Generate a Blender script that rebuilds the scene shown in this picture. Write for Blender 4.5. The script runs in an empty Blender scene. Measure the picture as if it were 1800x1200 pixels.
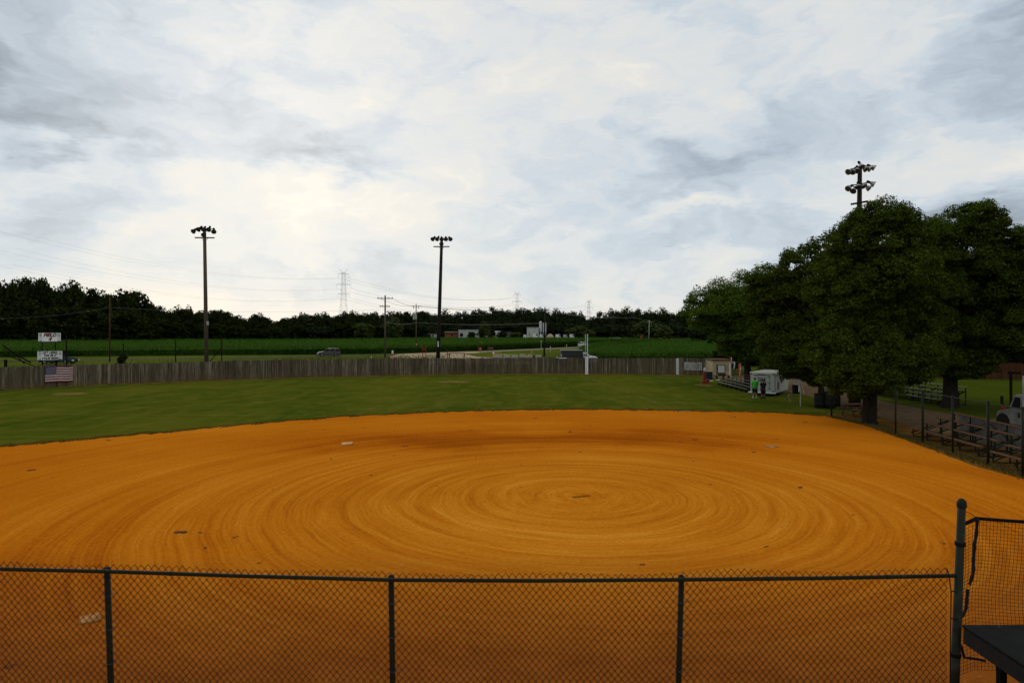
import bpy, bmesh, math, random
import numpy as np
from mathutils import Vector, Matrix

random.seed(7)
R = math.radians
PI = math.pi
sc = bpy.context.scene
COL = sc.collection

# ------------------------------------------------------------------ camera model
H = 5.2            # eye height (m): the picture is taken from a raised scorer's stand
F = 1200.0         # focal length in photo pixels (photo is 1800 wide -> 24 mm)
HV = 585.0         # photo row of the horizon


def G(u, v, z=0.0):
    """ground (or height z) point seen at photo pixel u, v"""
    y = (H - z) * F / (v - HV)
    return Vector(((u - 900) * y / F, y, z))


def P(u, v, d):
    """point at depth d seen at photo pixel u, v"""
    return Vector(((u - 900) * d / F, d, H - (v - HV) * d / F))


cam = bpy.data.cameras.new('camera')
cam.sensor_width = 36
cam.lens = 24
cam.shift_y = -15 / 1800
cam.clip_start = 0.1
cam.clip_end = 6000
co = bpy.data.objects.new('camera', cam)
COL.objects.link(co)
co.location = (0, 0, H)
co.rotation_euler = (R(90), 0, 0)
sc.camera = co
sc.render.resolution_x, sc.render.resolution_y = 1024, 682
sc.view_settings.view_transform = 'Standard'
sc.view_settings.look = 'None'
sc.view_settings.exposure = 0
sc.view_settings.gamma = 1


# ------------------------------------------------------------------ node helpers
class N:
    def __init__(s, tree):
        s.t = tree
        s.n = tree.nodes
        s.l = tree.links

    def new(s, typ, **kw):
        n = s.n.new(typ)
        for k, v in kw.items():
            setattr(n, k, v)
        return n

    def put(s, sock, v):
        if hasattr(v, 'is_output'):
            s.l.new(v, sock)
        elif v is not None:
            sock.default_value = v

    def m(s, op, a, b=None, c=None, clamp=False):
        n = s.new('ShaderNodeMath', operation=op, use_clamp=clamp)
        s.put(n.inputs[0], a)
        if b is not None:
            s.put(n.inputs[1], b)
        if c is not None:
            s.put(n.inputs[2], c)
        return n.outputs[0]

    def comb(s, x, y, z):
        n = s.new('ShaderNodeCombineXYZ')
        s.put(n.inputs[0], x)
        s.put(n.inputs[1], y)
        s.put(n.inputs[2], z)
        return n.outputs[0]

    def noise(s, vec, scale=5, detail=4, rough=.55, dist=0):
        n = s.new('ShaderNodeTexNoise')
        s.put(n.inputs['Vector'], vec)
        n.inputs['Scale'].default_value = scale
        n.inputs['Detail'].default_value = detail
        n.inputs['Roughness'].default_value = rough
        n.inputs['Distortion'].default_value = dist
        return n.outputs[0]

    def mix(s, f, a, b, mode='MIX'):
        n = s.new('ShaderNodeMix', data_type='RGBA', blend_type=mode)
        s.put(n.inputs[0], f)
        s.put(n.inputs[6], a if hasattr(a, 'is_output') else (*a[:3], 1))
        s.put(n.inputs[7], b if hasattr(b, 'is_output') else (*b[:3], 1))
        return n.outputs[2]

    def ramp(s, f, pts):
        n = s.new('ShaderNodeValToRGB')
        e = n.color_ramp.elements
        while len(e) < len(pts):
            e.new(.5)
        for i, (p, c) in enumerate(pts):
            e[i].position = p
            e[i].color = (*c[:3], 1) if hasattr(c, '__len__') else (c, c, c, 1)
        s.put(n.inputs[0], f)
        return n.outputs[0]

    def rng(s, f, a, b, c=0.0, d=1.0):
        n = s.new('ShaderNodeMapRange')
        s.put(n.inputs[0], f)
        for i, v in enumerate((a, b, c, d)):
            n.inputs[i + 1].default_value = v
        return n.outputs[0]


def newmat(name):
    m = bpy.data.materials.new(name)
    m.use_nodes = True
    t = N(m.node_tree)
    return m, t, m.node_tree.nodes['Principled BSDF']


def pm(name, col, col2=None, scale=6., rough=.8, metal=0., bump=0., stretch=(1, 1, 1), detail=5, spec=.12, lo=.35, hi=.65):
    """procedural two-tone material"""
    m, t, b = newmat(name)
    tc = t.new('ShaderNodeTexCoord').outputs['Object']
    mp = t.new('ShaderNodeMapping')
    t.l.new(tc, mp.inputs[0])
    mp.inputs['Scale'].default_value = stretch
    n = t.noise(mp.outputs[0], scale, detail)
    if col2 is None:
        col2 = tuple(c * .72 for c in col)
    t.l.new(t.mix(t.rng(n, lo, hi), col, col2), b.inputs['Base Color'])
    b.inputs['Roughness'].default_value = rough
    b.inputs['Metallic'].default_value = metal
    b.inputs['Specular IOR Level'].default_value = spec
    if bump:
        bn = t.new('ShaderNodeBump')
        bn.inputs['Strength'].default_value = bump
        bn.inputs['Distance'].default_value = .02
        t.l.new(n, bn.inputs['Height'])
        t.l.new(bn.outputs[0], b.inputs['Normal'])
    return m


def leafmat(name, c1, c2, c3, scale=.5, transl=.22):
    """leaf faces: hue differs from leaf to leaf and from bough to bough"""
    m, t, b = newmat(name)
    geo = t.new('ShaderNodeNewGeometry')
    tc = t.new('ShaderNodeTexCoord').outputs['Object']
    n = t.noise(tc, scale, 3)
    c = t.mix(t.rng(n, .38, .62), c1, c2)
    c = t.mix(t.m('POWER', geo.outputs['Random Per Island'], 2.2), c, c3)
    t.l.new(c, b.inputs['Base Color'])
    b.inputs['Roughness'].default_value = .75
    b.inputs['Specular IOR Level'].default_value = 0.
    tr = t.new('ShaderNodeBsdfTranslucent')
    t.l.new(c, tr.inputs[0])
    mx = t.new('ShaderNodeMixShader')
    mx.inputs[0].default_value = transl
    t.l.new(b.outputs[0], mx.inputs[1])
    t.l.new(tr.outputs[0], mx.inputs[2])
    t.l.new(mx.outputs[0], m.node_tree.nodes['Material Output'].inputs[0])
    return m


# ------------------------------------------------------------------ object helpers
def tag(o, label=None, cat=None, group=None, kind=None):
    if label:
        o['label'] = label
    if cat:
        o['category'] = cat
    if group:
        o['group'] = group
    if kind:
        o['kind'] = kind
    return o


def thing(name, label, cat, loc=(0, 0, 0), rz=0., group=None):
    o = bpy.data.objects.new(name, None)
    o.empty_display_size = .3
    COL.objects.link(o)
    o.location = loc
    o.rotation_euler = (0, 0, rz)
    return tag(o, label, cat, group)


def rootloc(o):
    while o.parent:
        o = o.parent
    return Vector(o.location)


class MB:
    """collects shapes and links them as ONE mesh object"""

    def __init__(s):
        s.v, s.f, s.mi = [], [], []

    def add(s, vs, fs, mi=0):
        k = len(s.v)
        s.v += [tuple(p) for p in vs]
        s.f += [tuple(i + k for i in f) for f in fs]
        s.mi += [mi] * len(fs)

    def box(s, c, size, rot=None, mi=0):
        hx, hy, hz = (x / 2 for x in size)
        p = [Vector((x, y, z)) for x in (-hx, hx) for y in (-hy, hy) for z in (-hz, hz)]
        if rot is not None:
            M = Matrix.Rotation(rot, 3, 'Z') if isinstance(rot, (int, float)) else rot
            p = [M @ q for q in p]
        s.add([q + Vector(c) for q in p], [(0, 1, 3, 2), (4, 6, 7, 5), (0, 4, 5, 1), (2, 3, 7, 6), (0, 2, 6, 4), (1, 5, 7, 3)], mi)

    def bar(s, a, b, w, h, mi=0, up=(0, 0, 1)):
        """rectangular bar from a to b, w across, h along up"""
        a, b = Vector(a), Vector(b)
        d = (b - a).normalized()
        sd = d.cross(Vector(up))
        if sd.length < 1e-5:
            sd = d.cross(Vector((1, 0, 0)))
        sd.normalize()
        up = sd.cross(d)
        vs = []
        for p in (a, b):
            for x, z in ((-1, -1), (1, -1), (1, 1), (-1, 1)):
                vs.append(p + sd * (x * w / 2) + up * (z * h / 2))
        s.add(vs, [(3, 2, 1, 0), (4, 5, 6, 7), (0, 1, 5, 4), (1, 2, 6, 5), (2, 3, 7, 6), (3, 0, 4, 7)], mi)

    def tube(s, pts, r, n=8, cap=True, mi=0):
        pts = [Vector(p) for p in pts]
        rs = r if hasattr(r, '__len__') else [r] * len(pts)
        vs, fs = [], []
        prev = None
        for i, p in enumerate(pts):
            d = (pts[min(i + 1, len(pts) - 1)] - pts[max(i - 1, 0)])
            d.normalize()
            if prev is None:
                a = d.cross(Vector((0, 0, 1)))
                if a.length < 1e-3:
                    a = d.cross(Vector((1, 0, 0)))
            else:
                a = prev - d * prev.dot(d)
            a.normalize()
            prev = a
            b = d.cross(a)
            for k in range(n):
                t = 2 * PI * k / n
                vs.append(p + (a * math.cos(t) + b * math.sin(t)) * rs[i])
        for i in range(len(pts) - 1):
            for k in range(n):
                k2 = (k + 1) % n
                fs.append((i * n + k, i * n + k2, (i + 1) * n + k2, (i + 1) * n + k))
        if cap:
            fs.append(tuple(reversed(range(n))))
            fs.append(tuple((len(pts) - 1) * n + k for k in range(n)))
        s.add(vs, fs, mi)

    def lathe(s, prof, o, axis=(0, 0, 1), n=12, mi=0):
        """prof: (radius, along axis) pairs"""
        ax = Vector(axis).normalized()
        a = ax.cross(Vector((0, 0, 1)))
        if a.length < 1e-3:
            a = Vector((1, 0, 0))
        a.normalize()
        b = ax.cross(a)
        vs, fs = [], []
        for r, h in prof:
            for k in range(n):
                t = 2 * PI * k / n
                vs.append(Vector(o) + ax * h + (a * math.cos(t) + b * math.sin(t)) * max(r, 1e-4))
        for i in range(len(prof) - 1):
            for k in range(n):
                k2 = (k + 1) % n
                fs.append((i * n + k, i * n + k2, (i + 1) * n + k2, (i + 1) * n + k))
        s.add(vs, fs, mi)

    def prism(s, poly, y0, y1, mi=0):
        """polygon in x,z extruded along y"""
        n = len(poly)
        vs = [(x, y0, z) for x, z in poly] + [(x, y1, z) for x, z in poly]
        fs = [tuple(range(n)), tuple(reversed(range(n, 2 * n)))]
        fs += [(i, n + i, n + (i + 1) % n, (i + 1) % n) for i in range(n)]
        s.add(vs, fs, mi)

    def poly(s, pts, mi=0):
        s.add(pts, [tuple(range(len(pts)))], mi)

    def build(s, name, mat, parent=None, world=True, smooth=False, bevel=0., fix=True):
        me = bpy.data.meshes.new(name)
        off = rootloc(parent) if (parent is not None and world) else Vector((0, 0, 0))
        me.from_pydata([Vector(p) - off for p in s.v], [], s.f)
        mats = mat if isinstance(mat, (list, tuple)) else [mat]
        for m in mats:
            me.materials.append(m)
        if len(mats) > 1:
            me.polygons.foreach_set('material_index', s.mi)
        if fix:
            bm = bmesh.new()
            bm.from_mesh(me)
            bmesh.ops.recalc_face_normals(bm, faces=bm.faces)
            bm.to_mesh(me)
            bm.free()
        if smooth:
            me.polygons.foreach_set('use_smooth', [True] * len(me.polygons))
        o = bpy.data.objects.new(name, me)
        COL.objects.link(o)
        if parent is not None:
            o.parent = parent
        if bevel:
            md = o.modifiers.new('bevel', 'BEVEL')
            md.width = bevel
            md.segments = 2
            md.limit_method = 'ANGLE'
        return o


def dup(root, loc, rz=0., label=None, scale=None):
    """a thing with copies of its parts and sub-parts"""
    def cp(o, par):
        c = o.copy()
        COL.objects.link(c)
        if par is not None:
            c.parent = par
        for ch in kids.get(o.name, []):
            cp(ch, c)
        return c
    kids = {}
    for o in COL.objects:
        if o.parent:
            kids.setdefault(o.parent.name, []).append(o)
    r = cp(root, None)
    r.location = loc
    r.rotation_euler = (0, 0, rz)
    if scale:
        r.scale = scale
    if label:
        r['label'] = label
    return r


def npmesh(name, V, Q, mat, parent=None, n=4):
    """fast mesh of n-gons from numpy arrays"""
    me = bpy.data.meshes.new(name)
    V = np.asarray(V, np.float32)
    Q = np.asarray(Q, np.int32)
    me.vertices.add(len(V))
    me.vertices.foreach_set('co', V.ravel())
    me.loops.add(Q.size)
    me.loops.foreach_set('vertex_index', Q.ravel())
    me.polygons.add(len(Q))
    me.polygons.foreach_set('loop_start', np.arange(0, Q.size, n, dtype=np.int32))
    me.polygons.foreach_set('loop_total', np.full(len(Q), n, np.int32))
    me.materials.append(mat)
    me.update(calc_edges=True)
    o = bpy.data.objects.new(name, me)
    COL.objects.link(o)
    if parent is not None:
        o.parent = parent
    return o


def sheet(name, pts, z, mat, kind='structure'):
    mb = MB()
    mb.poly([(p[0], p[1], z) for p in pts])
    o = mb.build(name, mat, fix=False)
    bm = bmesh.new()
    bm.from_mesh(o.data)
    bmesh.ops.triangulate(bm, faces=bm.faces[:])
    for f in bm.faces:
        if f.normal.z < 0:
            f.normal_flip()
    bm.to_mesh(o.data)
    bm.free()
    return tag(o, kind=kind)


def interp(tab, u):
    for (a, va), (b, vb) in zip(tab, tab[1:]):
        if u <= b:
            t = max(0, (u - a) / (b - a))
            return va + (vb - va) * t
    return tab[-1][1]


def text(name, s, size, mat, parent, M, shear=0., extrude=.004, bold=.0):
    """lettering as mesh; M places the text plane in world space"""
    cu = bpy.data.curves.new(name, 'FONT')
    cu.body = s
    cu.size = size
    cu.shear = shear
    cu.extrude = extrude
    cu.offset = bold
    cu.align_x = 'CENTER'
    cu.align_y = 'CENTER'
    cu.resolution_u = 3
    t = bpy.data.objects.new(name, cu)
    COL.objects.link(t)
    dg = bpy.context.evaluated_depsgraph_get()
    me = bpy.data.meshes.new_from_object(t.evaluated_get(dg))
    bpy.data.objects.remove(t)
    bpy.data.curves.remove(cu)
    M2 = Matrix.Translation(-rootloc(parent)) @ M
    me.transform(M2)
    me.materials.clear()
    me.materials.append(mat)
    me.name = name
    o = bpy.data.objects.new(name, me)
    COL.objects.link(o)
    o.parent = parent
    return o


# ------------------------------------------------------------------ world: evening overcast
w = bpy.data.worlds.new('World')
sc.world = w
w.use_nodes = True
t = N(w.node_tree)
bg = w.node_tree.nodes['Background']
SUN_AZ, SUN_EL = -19.0, 20.0
sky = t.new('ShaderNodeTexSky', sky_type='NISHITA', sun_disc=False)
sky.sun_elevation = R(SUN_EL)
sky.sun_rotation = R(SUN_AZ)
gen = t.new('ShaderNodeTexCoord').outputs['Generated']
sp = t.new('ShaderNodeSeparateXYZ')
t.l.new(gen, sp.inputs[0])
X, Y, Z = sp.outputs
az = t.m('ARCTAN2', X, Y)
hyp = t.m('SQRT', t.m('ADD', t.m('MULTIPLY', X, X), t.m('MULTIPLY', Y, Y)))
el = t.m('ARCTAN2', Z, hyp)
vec = t.comb(t.m('MULTIPLY', az, 3.0), t.m('MULTIPLY', el, 8.0), 3.3)
wn = t.new('ShaderNodeTexNoise')
t.put(wn.inputs['Vector'], vec)
wn.inputs['Scale'].default_value = 1.6
wn.inputs['Detail'].default_value = 5
wn.inputs['Roughness'].default_value = .6
wc = t.new('ShaderNodeSeparateColor')
t.l.new(wn.outputs['Color'], wc.inputs[0])
azw = t.m('ADD', az, t.m('MULTIPLY', t.m('SUBTRACT', wc.outputs[0], .5), .26))
elw = t.m('ADD', el, t.m('MULTIPLY', t.m('SUBTRACT', wc.outputs[1], .5), .17))
n1 = t.noise(t.comb(t.m('MULTIPLY', azw, 5.2), t.m('MULTIPLY', elw, 8.5), 1.7), 1.5, 8, .50)
n2 = t.noise(t.comb(t.m('MULTIPLY', azw, 12.0), t.m('MULTIPLY', elw, 20.0), 8.1), 1.3, 6, .52)
val = t.m('ADD', .525, t.m('MULTIPLY', t.m('SUBTRACT', n1, .5), .80))
val = t.m('ADD', val, t.m('MULTIPLY', t.m('SUBTRACT', n2, .5), .50))
# cloud masses, with upper corner darkening painted in: azimuth / elevation of centre, spread, density
for (u, v, su, sv, rot, amp) in (
        (440, 330, 300, 50, 0, .19), (500, 395, 150, 34, 0, .15), (820, 325, 190, 35, 0, .13),
        (560, 283, 170, 26, 0, -.36), (170, 170, 260, 55, 0, -.24), (130, 250, 170, 22, 0, -.24),
        (120, 345, 150, 20, 0, -.24), (600, 470, 300, 30, 0, -.12), (1700, 290, 200, 45, 0, .22),
        (1790, 375, 200, 46, 0, -.46), (1330, 270, 230, 32, -.22, -.24), (1180, 370, 220, 36, 0, -.20),
        (1220, 390, 120, 11, -.12, .34), (1500, 440, 260, 40, 0, -.18), (-120, -20, 300, 200, 0, -.30),
        (1920, 20, 150, 190, 0, -.46), (900, 80, 500, 120, 0, .10), (300, 520, 500, 40, 0, .12), (1050, 480, 320, 60, 0, .10)):
    a0 = math.atan((u - 900) / F)
    e0 = math.atan((HV - v) / math.hypot(F, u - 900))
    k = 1 / math.hypot(1, (u - 900) / F) ** 2
    sa, se = su / F * k, sv / F * math.sqrt(k)
    dx = t.m('SUBTRACT', azw, a0)
    dy = t.m('SUBTRACT', elw, e0)
    if rot:
        dy = t.m('ADD', dy, t.m('MULTIPLY', dx, rot))
    q = t.m('ADD', t.m('POWER', t.m('ABSOLUTE', t.m('DIVIDE', dx, sa)), 2.0), t.m('POWER', t.m('ABSOLUTE', t.m('DIVIDE', dy, se)), 2.0))
    val = t.m('ADD', val, t.m('MULTIPLY', t.m('EXPONENT', t.m('MULTIPLY', q, -.7)), amp))
val = t.m('ADD', val, t.m('MULTIPLY', t.rng(el, .5, 1.0), .3))
cl = t.ramp(val, [(.0, (.28, .33, .38)), (.25, (.46, .53, .60)), (.45, (.60, .67, .735)), (.60, (.725, .755, .765)), (.74, (.795, .79, .755)), (.88, (.90, .865, .78)), (1., (1.02, .985, .88))])
sc10 = t.new('ShaderNodeVectorMath', operation='SCALE')
t.l.new(cl, sc10.inputs[0])
sc10.inputs['Scale'].default_value = 10.0
t.l.new(t.mix(.93, sky.outputs[0], sc10.outputs[0]), bg.inputs[0])
bg.inputs[1].default_value = .1

sl = bpy.data.lights.new('sun', 'SUN')
sl.energy = .7
sl.angle = R(22)
sl.color = (1, .93, .80)
so = bpy.data.objects.new('sun', sl)
COL.objects.link(so)
sd = Vector((math.sin(R(SUN_AZ)) * math.cos(R(SUN_EL)), math.cos(R(SUN_AZ)) * math.cos(R(SUN_EL)), math.sin(R(SUN_EL))))
so.rotation_euler = sd.to_track_quat('Z', 'Y').to_euler()

# ------------------------------------------------------------------ materials
M = {}
M['galv'] = pm('galvanised steel', (.10, .11, .11), (.05, .055, .05), 30, .55, .3)
M['fence_green'] = pm('dark green fence steel', (.016, .020, .009), (.009, .010, .006), 40, .6, spec=.1)
M['rail_worn'] = pm('worn dark green rail', (.014, .020, .008), (.085, .095, .06), 60, .6, spec=.12, lo=.60, hi=.75)
M['wire'] = pm('rusty coated wire', (.017, .011, .007), (.035, .012, .006), 14, .6)
M['black'] = pm('black painted steel', (.008, .008, .008), (.015, .014, .012), 20, .7, spec=0.)
M['matt_black'] = pm('black rubber', (.010, .010, .010), (.016, .015, .014), 9, .75)
M['deck'] = pm('weathered black decking felt', (.012, .012, .013), (.007, .007, .007), 5, .8, bump=.2, spec=.05)
M['net'] = pm('brown netting cord', (.030, .014, .007), (.016, .009, .006), 20, .8)
M['pole_wood'] = pm('grey weathered pole wood', (.105, .080, .050), (.050, .038, .024), 8, .85, stretch=(6, 6, .5), bump=.3)
M['pole_dark'] = pm('dark creosote pole wood', (.022, .019, .015), (.012, .010, .008), 8, .85, stretch=(6, 6, .5))
M['plank'] = pm('bare bench plank', (.135, .060, .028), (.07, .034, .017), 7, .8, stretch=(3, .4, 3))
M['alu'] = pm('aluminium plank', (.075, .078, .078), (.036, .038, .038), 9, .4, .5)
M['alu_dull'] = pm('dull aluminium plank', (.085, .085, .09), (.045, .045, .05), 9, .6, .1)
M['white'] = pm('white paint', (.62, .63, .62), (.52, .53, .52), 3, .5)
M['white_dirty'] = pm('dirty white paint', (.40, .405, .37), (.25, .25, .22), 2.5, .6)
M['white_bright'] = pm('bright white paint', (.80, .80, .78), (.70, .70, .68), 3, .5)
M['panel'] = pm('grey white sheet board', (.20, .20, .19), (.12, .12, .11), 2, .7)
M['truckwhite'] = pm('grimy white truck paint', (.23, .235, .225), (.13, .135, .125), 2.2, .45, spec=.5)
M['glass'] = pm('dark window glass', (.010, .012, .014), (.015, .017, .019), 2, .5, spec=0.)
M['tyre'] = pm('tyre rubber', (.012, .012, .012), (.02, .018, .016), 12, .85)
M['rim'] = pm('wheel alloy', (.25, .25, .26), (.15, .15, .16), 9, .4, .6)
M['carblue'] = pm('dark slate blue car paint', (.030, .040, .045), (.024, .032, .036), 3, .6, 0., spec=0.)
M['cargrey'] = pm('bronze grey car paint', (.075, .068, .064), (.055, .050, .048), 3, .5, .0, spec=.15)
M['carblack'] = pm('black car paint', (.010, .010, .011), (.013, .013, .014), 3, .3, spec=.5)
M['carwhite'] = pm('white car paint', (.62, .63, .63), (.56, .57, .57), 3, .3, spec=.5)
M['lamp'] = pm('clear lamp lens', (.7, .7, .68), (.55, .55, .53), 20, .15, spec=.6)
M['redlens'] = pm('red lamp lens', (.42, .02, .015), (.30, .015, .01), 20, .3)
M['red'] = pm('faded red paint', (.34, .035, .02), (.20, .025, .015), 5, .6)
M['redorange'] = pm('orange red cloth', (.50, .06, .022), (.34, .04, .018), 5, .8)
M['rust'] = pm('rust brown steel', (.085, .035, .018), (.045, .020, .012), 8, .8)
M['letter'] = pm('black lettering', (.012, .012, .013), (.02, .02, .02), 9, .6)
M['letter_red'] = pm('dark red lettering', (.11, .005, .012), (.08, .005, .010), 9, .6)
M['logo'] = pm('grey blue printed panel', (.22, .23, .27), (.40, .41, .43), 14, .6)
M['tan_wall'] = pm('tan block wall', (.42, .33, .20), (.34, .26, .155), 3, .85)
M['board_white'] = pm('pale grey board face', (.46, .50, .47), (.40, .44, .41), 3, .5)
M['concrete'] = pm('pale concrete', (.33, .32, .25), (.22, .21, .16), 5, .9)
M['brick'] = pm('red brick wall', (.23, .085, .04), (.16, .06, .03), 1.5, .9)
M['roof'] = pm('grey roof sheet', (.10, .10, .105), (.07, .07, .075), 2, .7)
M['silo'] = pm('pale silo steel', (.50, .50, .49), (.38, .38, .38), 1, .5)
M['metalwall'] = pm('pale grey metal wall', (.42, .43, .40), (.34, .35, .33), .4, .6)
M['lattice'] = pm('pale galvanised lattice steel', (.72, .74, .76), (.62, .64, .66), 1, .6, .2)
M['cable'] = pm('overhead cable', (.20, .20, .21), (.16, .16, .17), 1, .6)
M['ceramic'] = pm('grey insulator', (.20, .20, .20), (.12, .12, .12), 9, .3)
M['bark'] = pm('rough grey brown bark', (.040, .032, .022), (.018, .014, .010), 5, .95, stretch=(3, 3, .5), bump=.6, spec=0.)
M['reflector'] = pm('spun aluminium reflector', (.40, .40, .39), (.22, .22, .21), 6, .35, .6)
M['lampglass'] = pm('dull lamp glass', (.055, .055, .052), (.035, .035, .033), 9, .2, spec=.6)
M['skin'] = pm('skin', (.36, .20, .13), (.32, .17, .11), 8, .6)
M['hair'] = pm('dark hair', (.012, .009, .007), (.02, .014, .01), 30, .6)
M['green_shirt'] = pm('bright green shirt cloth', (.045, .56, .035), (.035, .42, .028), 8, .8)
M['grey_shirt'] = pm('charcoal shirt cloth', (.022, .023, .026), (.014, .015, .017), 8, .85)
M['dark_cloth'] = pm('black shorts cloth', (.010, .010, .012), (.015, .015, .017), 8, .85)
M['chalk'] = pm('worn chalk', (.20, .165, .07), (.085, .085, .02), 6, .95, spec=0.)
M['base'] = pm('scuffed white rubber', (.52, .30, .11), (.38, .16, .035), 7, .8)
M['plate_worn'] = pm('clay caked rubber', (.30, .105, .014), (.15, .050, .009), 14, .95, spec=0.)
M['base_worn'] = pm('muddied tan rubber', (.40, .21, .065), (.24, .085, .015), 9, .9)
M['clod'] = pm('dark damp dirt clod', (.12, .045, .010), (.055, .022, .007), 20, .95)
M['yellow'] = pm('machine yellow paint', (.42, .27, .06), (.30, .19, .05), 5, .6)

# leaves
M['leaf_near'] = leafmat('maple leaves', (.017, .034, .005), (.040, .064, .007), (.095, .125, .014), .7, .28)
M['leaf_light'] = leafmat('lighter green leaves', (.032, .068, .008), (.060, .105, .012), (.12, .17, .020), .7, .30)
M['leaf_far'] = leafmat('far wood leaves', (.010, .015, .004), (.018, .026, .006), (.030, .042, .010), .25, .14)
M['leaf_hill'] = leafmat('hill wood leaves', (.016, .024, .011), (.024, .034, .013), (.033, .044, .018), .25, .10)
M['leaf_olive'] = leafmat('olive green leaves', (.038, .055, .016), (.050, .070, .018), (.062, .08, .022), .4, .12)
M['corn'] = leafmat('corn leaves', (.021, .056, .006), (.030, .072, .008), (.052, .104, .016), .05, .15)
M['weed'] = leafmat('weed blades', (.055, .085, .016), (.075, .090, .018), (.115, .115, .03), .3, .15)
M['fringe'] = leafmat('dry grass fringe', (.06, .062, .010), (.13, .085, .012), (.24, .14, .03), .6, .12)


def turf(name, c1, c2, c3, s1=.12, s2=1.4, streak=None):
    m, t, b = newmat(name)
    tc = t.new('ShaderNodeTexCoord').outputs['Object']
    mq = t.new('ShaderNodeMapping')
    t.l.new(tc, mq.inputs[0])
    mq.inputs['Scale'].default_value = (1, .38, 1)
    n1 = t.noise(mq.outputs[0], s1, 5, .6)
    n2 = t.noise(mq.outputs[0], s2, 6, .7)
    c = t.mix(t.rng(n1, .38, .62), c1, c2)
    c = t.mix(t.m('MULTIPLY', t.rng(n2, .46, .68), .65), c, c3)
    if streak:
        mp = t.new('ShaderNodeMapping')
        t.l.new(tc, mp.inputs[0])
        mp.inputs['Rotation'].default_value = (0, 0, streak)
        mp.inputs['Scale'].default_value = (.12, 1.6, 1)
        n3 = t.noise(mp.outputs[0], 1.0, 4, .6)
        c = t.mix(t.m('MULTIPLY', t.rng(n3, .45, .70), .55), c, c3)
    n4 = t.noise(tc, 40, 3, .7)
    c = t.mix(t.m('MULTIPLY', t.rng(n4, .35, .7), .35), c, tuple(x * .45 for x in c1))
    t.l.new(c, b.inputs['Base Color'])
    b.inputs['Roughness'].default_value = .95
    b.inputs['Specular IOR Level'].default_value = 0.
    bn = t.new('ShaderNodeBump')
    bn.inputs['Strength'].default_value = .5
    bn.inputs['Distance'].default_value = .06
    t.l.new(n4, bn.inputs['Height'])
    t.l.new(bn.outputs[0], b.inputs['Normal'])
    return m


M['turf'] = turf('mown outfield turf', (.034, .062, .0042), (.078, .090, .0070), (.135, .122, .019), .13, .7, streak=.15)
M['verge'] = turf('rough verge grass', (.055, .082, .009), (.085, .105, .013), (.12, .12, .024), .06, .5)
M['turf2'] = turf('second field turf', (.040, .060, .0045), (.050, .068, .006), (.062, .07, .010))

# infield dirt: concentric drag rings round the pitcher's plate
RC = G(1018, 872)
m, t, b = newmat('raked infield clay')
tc = t.new('ShaderNodeTexCoord').outputs['Object']
s = t.new('ShaderNodeSeparateXYZ')
t.l.new(tc, s.inputs[0])
wob = t.noise(tc, .22, 3, .5)
wob2 = t.noise(tc, .9, 2, .5)
dx = t.m('SUBTRACT', s.outputs[0], RC.x)
dy = t.m('SUBTRACT', s.outputs[1], RC.y)
r = t.m('SQRT', t.m('ADD', t.m('MULTIPLY', dx, dx), t.m('MULTIPLY', dy, dy)))
th = t.m('ARCTAN2', dy, dx)
rw = t.m('ADD', r, t.m('ADD', t.m('MULTIPLY', t.m('SUBTRACT', wob, .5), .55), t.m('MULTIPLY', t.m('SUBTRACT', wob2, .5), .06)))
ct, st = t.m('COSINE', th), t.m('SINE', th)
ringA = t.noise(t.comb(t.m('MULTIPLY', rw, 1.3), t.m('MULTIPLY', ct, .35), t.m('MULTIPLY', st, .35)), 1.0, 2, .5)
ringB = t.noise(t.comb(t.m('MULTIPLY', rw, 3.4), t.m('MULTIPLY', ct, .6), t.m('MULTIPLY', st, .6)), 1.0, 2, .6)
ringC = t.noise(t.comb(t.m('MULTIPLY', rw, 13.), t.m('MULTIPLY', ct, 2.5), t.m('MULTIPLY', st, 2.5)), 1.0, 3, .65)
ringS = t.m('SINE', t.m('ADD', t.m('MULTIPLY', rw, 11.5), th))      # the drag path is a spiral
big = t.noise(tc, .10, 4, .55)
fine = t.noise(tc, 9., 5, .7)
grain = t.noise(tc, 60., 3, .7)
fade = t.m('SUBTRACT', 1.0, t.m('MULTIPLY', t.rng(r, 11.5, 18.), .55))
# damp belt between first and second base
belt = t.m('MULTIPLY', t.rng(t.m('ABSOLUTE', t.m('SUBTRACT', t.m('ADD', s.outputs[1], t.m('ADD', t.m('MULTIPLY', t.m('SUBTRACT', wob, .5), 7.), t.m('MULTIPLY', t.m('ABSOLUTE', t.m('SUBTRACT', s.outputs[0], 2.)), .06))), 33.6)), 3.6, .6),
           t.rng(t.m('ABSOLUTE', t.m('SUBTRACT', s.outputs[0], 1.)), 17, 6))
k = t.m('ADD', t.m('MULTIPLY', t.m('SUBTRACT', ringA, .5), .62), t.m('MULTIPLY', ringS, .032))
k = t.m('ADD', k, t.m('MULTIPLY', t.m('SUBTRACT', ringB, .5), .66))
k = t.m('ADD', k, t.m('MULTIPLY', t.m('SUBTRACT', ringC, .5), .95))
k = t.m('MULTIPLY', k, fade)
k = t.m('ADD', k, t.m('MULTIPLY', t.m('SUBTRACT', big, .5), .9))
k = t.m('ADD', k, t.m('MULTIPLY', t.m('SUBTRACT', fine, .5), 1.1))
k = t.m('SUBTRACT', t.m('ADD', k, .58), t.m('MULTIPLY', belt, .40))
col = t.ramp(k, [(.0, (.25, .056, .003)), (.30, (.36, .092, .0040)), (.55, (.445, .132, .0055)), (.78, (.50, .165, .0085)), (1., (.58, .23, .022))])
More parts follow.
